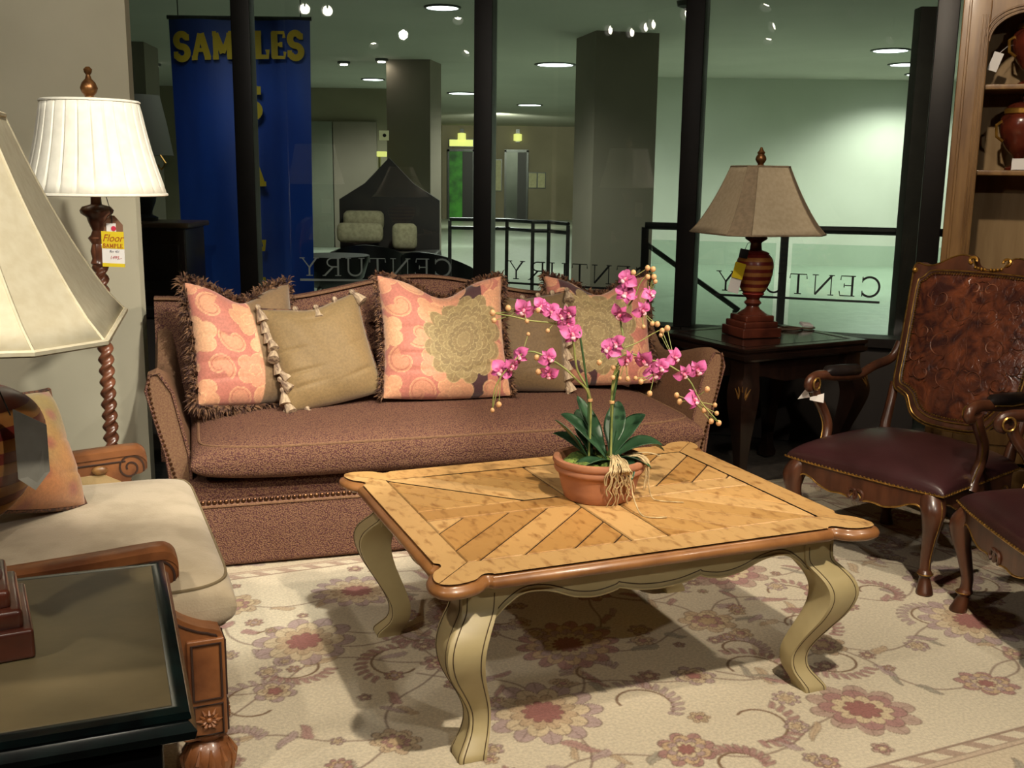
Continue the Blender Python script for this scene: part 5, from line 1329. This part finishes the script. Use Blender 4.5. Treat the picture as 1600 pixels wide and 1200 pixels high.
WARM = (1., .85, .66)
track_spot(0, (.82, 1.15, 2.72), (.35, 2.75, .3), 320, 62, .6, WARM, 'track spotlight aimed at the coffee table')
track_spot(1, (2.35, 2.05, 2.74), (-.1, 3.7, .55), 290, 50, .7, (1., .84, .66), 'track spotlight aimed along the sofa')
track_spot(2, (.25, 1.9, 2.72), (-1.35, 3.7, .45), 300, 46, .35, (1., .94, .80), 'track spotlight aimed at the floor lamp')
track_spot(3, (.9, 2.4, 2.74), (1.75, 3.75, .45), 120, 52, .7, WARM, 'track spotlight aimed at the leather armchair')
track_spot(4, (1.1, 3.0, 2.74), (2.2, 4.8, 1.5), 120, 60, .8, WARM, 'track spotlight aimed at the bookcase')
track_spot(5, (-1.1, .7, 2.72), (-.75, 2.3, .4), 90, 60, .7, WARM, 'track spotlight aimed at the carved armchair')
track_spot(6, (-.25, 2.5, 2.74), (-.35, 3.95, .7), 105, 55, .8, (1., .85, .68), 'track spotlight aimed at the sofa pillows')
track_spot(7, (.5, 2.9, 2.74), (1.08, 4.7, 1.1), 95, 30, .7, (1., .88, .70), 'added fill spotlight aimed at the corner lamp')  # extra lamp, added to brighten the front of the corner shade
track_spot(8, (-.1, .1, 2.72), (-.85, 1.45, 1.2), 110, 36, .7, (1., .92, .74), 'track spotlight aimed at the foreground lamp')
track_spot(9, (-2.2, .2, 2.74), (-1.2, 1.6, .0), 110, 130, .9, (1., .9, .76), 'added wide fill light over the left corner')  # unseen flood, added as ambient fill for the room
track_spot(20, (1.6, -.3, 2.74), (1.2, 1.8, .0), 120, 130, .9, (1., .9, .76), 'added wide fill light behind the viewer')  # another added flood, out of view, lifting the dark areas
track_spot(21, (-.75, 1.3, 2.74), (-2.0, 4.3, 1.5), 95, 75, .6, (1., .94, .80), 'added fill spotlight washing the pale partition')  # added only to brighten the partition
for j, (px, py) in enumerate(((338, 40), (357, 46), (405, 42), (430, 40), (528, 33), (562, 35))):
    d = (2.74-1.357)*1640/(273-py); x = (px-800)/1640*d; y = 12.2-d
    track_spot(10+j, (x, y, 2.74), (-1.6, 12.2, 1.5), 0, 40, .5, WARM, ['first', 'second', 'third', 'fourth', 'fifth', 'sixth'][j]+' of the row of lit track spotlights mirrored in the left panes')
tb = tag(MB().box((0, 0, 2.895), (5.5, .035, .02)).build('lighting_track', black_plastic, None), 'black ceiling track carrying the spotlights', 'track'); tb.location = (-.2, 2.3, 0)

def area(name, loc, target, size, power, col, sy=None):
    L_ = bpy.data.lights.new(name, 'AREA'); L_.energy = power; L_.color = col; L_.size = size
    if sy: L_.shape = 'RECTANGLE'; L_.size_y = sy
    o = bpy.data.objects.new(name, L_); COL.objects.link(o); o.location = loc; o.rotation_euler = (Vector(target)-Vector(loc)).to_track_quat('-Z', 'Y').to_euler(); return o
def spot(name, loc, target, power, size, blend, col):
    L_ = bpy.data.lights.new(name, 'SPOT'); L_.energy = power; L_.spot_size = R(size); L_.spot_blend = blend; L_.color = col; L_.shadow_soft_size = .3
    o = bpy.data.objects.new(name, L_); COL.objects.link(o); o.location = loc; o.rotation_euler = (Vector(target)-Vector(loc)).to_track_quat('-Z', 'Y').to_euler()
spot('wall_wash_left', (2.6, 13.6, 2.7), (2.7, 17, .55), 95, 75, 1., (.92, 1., .9))
spot('wall_wash_right', (6.3, 13.6, 2.7), (6.2, 17, .55), 95, 75, 1., (.92, 1., .9))
spot('far_fill_spot', (-.4, 27, 2.8), (-.4, 32, .5), 900, 130, .8, (1., 1., .8))  # no fixture: light added to lift the dark far end
spot('banner_wash', (-1.9, 6.7, 2.75), (-2.0, 8.0, 1.0), 30, 80, .8, (.8, .88, 1.))
w = bpy.data.worlds.new('World'); SC.world = w; w.use_nodes = True
w.node_tree.nodes['Background'].inputs[0].default_value = (.9, .85, .8, 1); w.node_tree.nodes['Background'].inputs[1].default_value = .07

# ------------------------------------------------------------------ camera
th, ro = R(11.2), R(.73); ct_, st_2, c_, s_ = math.cos(th), math.sin(th), math.cos(ro), math.sin(ro)
up = Vector((0, st_2, ct_)); ex_ = Vector((1, 0, 0)); fwd = Vector((0, ct_, -st_2))
rt_ = ex_*c_+up*s_; u2 = up*c_-ex_*s_
cam = bpy.data.cameras.new('Camera'); co_ = bpy.data.objects.new('Camera', cam); COL.objects.link(co_)
mw = Matrix((rt_, u2, -fwd)).transposed().to_4x4(); mw.translation = (0, 0, 1.357); co_.matrix_world = mw
cam.sensor_width = 36; cam.sensor_fit = 'HORIZONTAL'; cam.lens = 1640/1600*36; cam.clip_end = 200; cam.clip_start = .02
SC.camera = co_
SC.view_settings.view_transform = 'Standard'; SC.view_settings.look = 'None'; SC.view_settings.exposure = -.12; SC.view_settings.gamma = 1.
try:
    SC.cycles.use_denoising = True; SC.cycles.max_bounces = 8; SC.cycles.transparent_max_bounces = 16; SC.cycles.caustics_reflective = False; SC.cycles.caustics_refractive = False; SC.cycles.sample_clamp_indirect = 4.
except Exception: pass
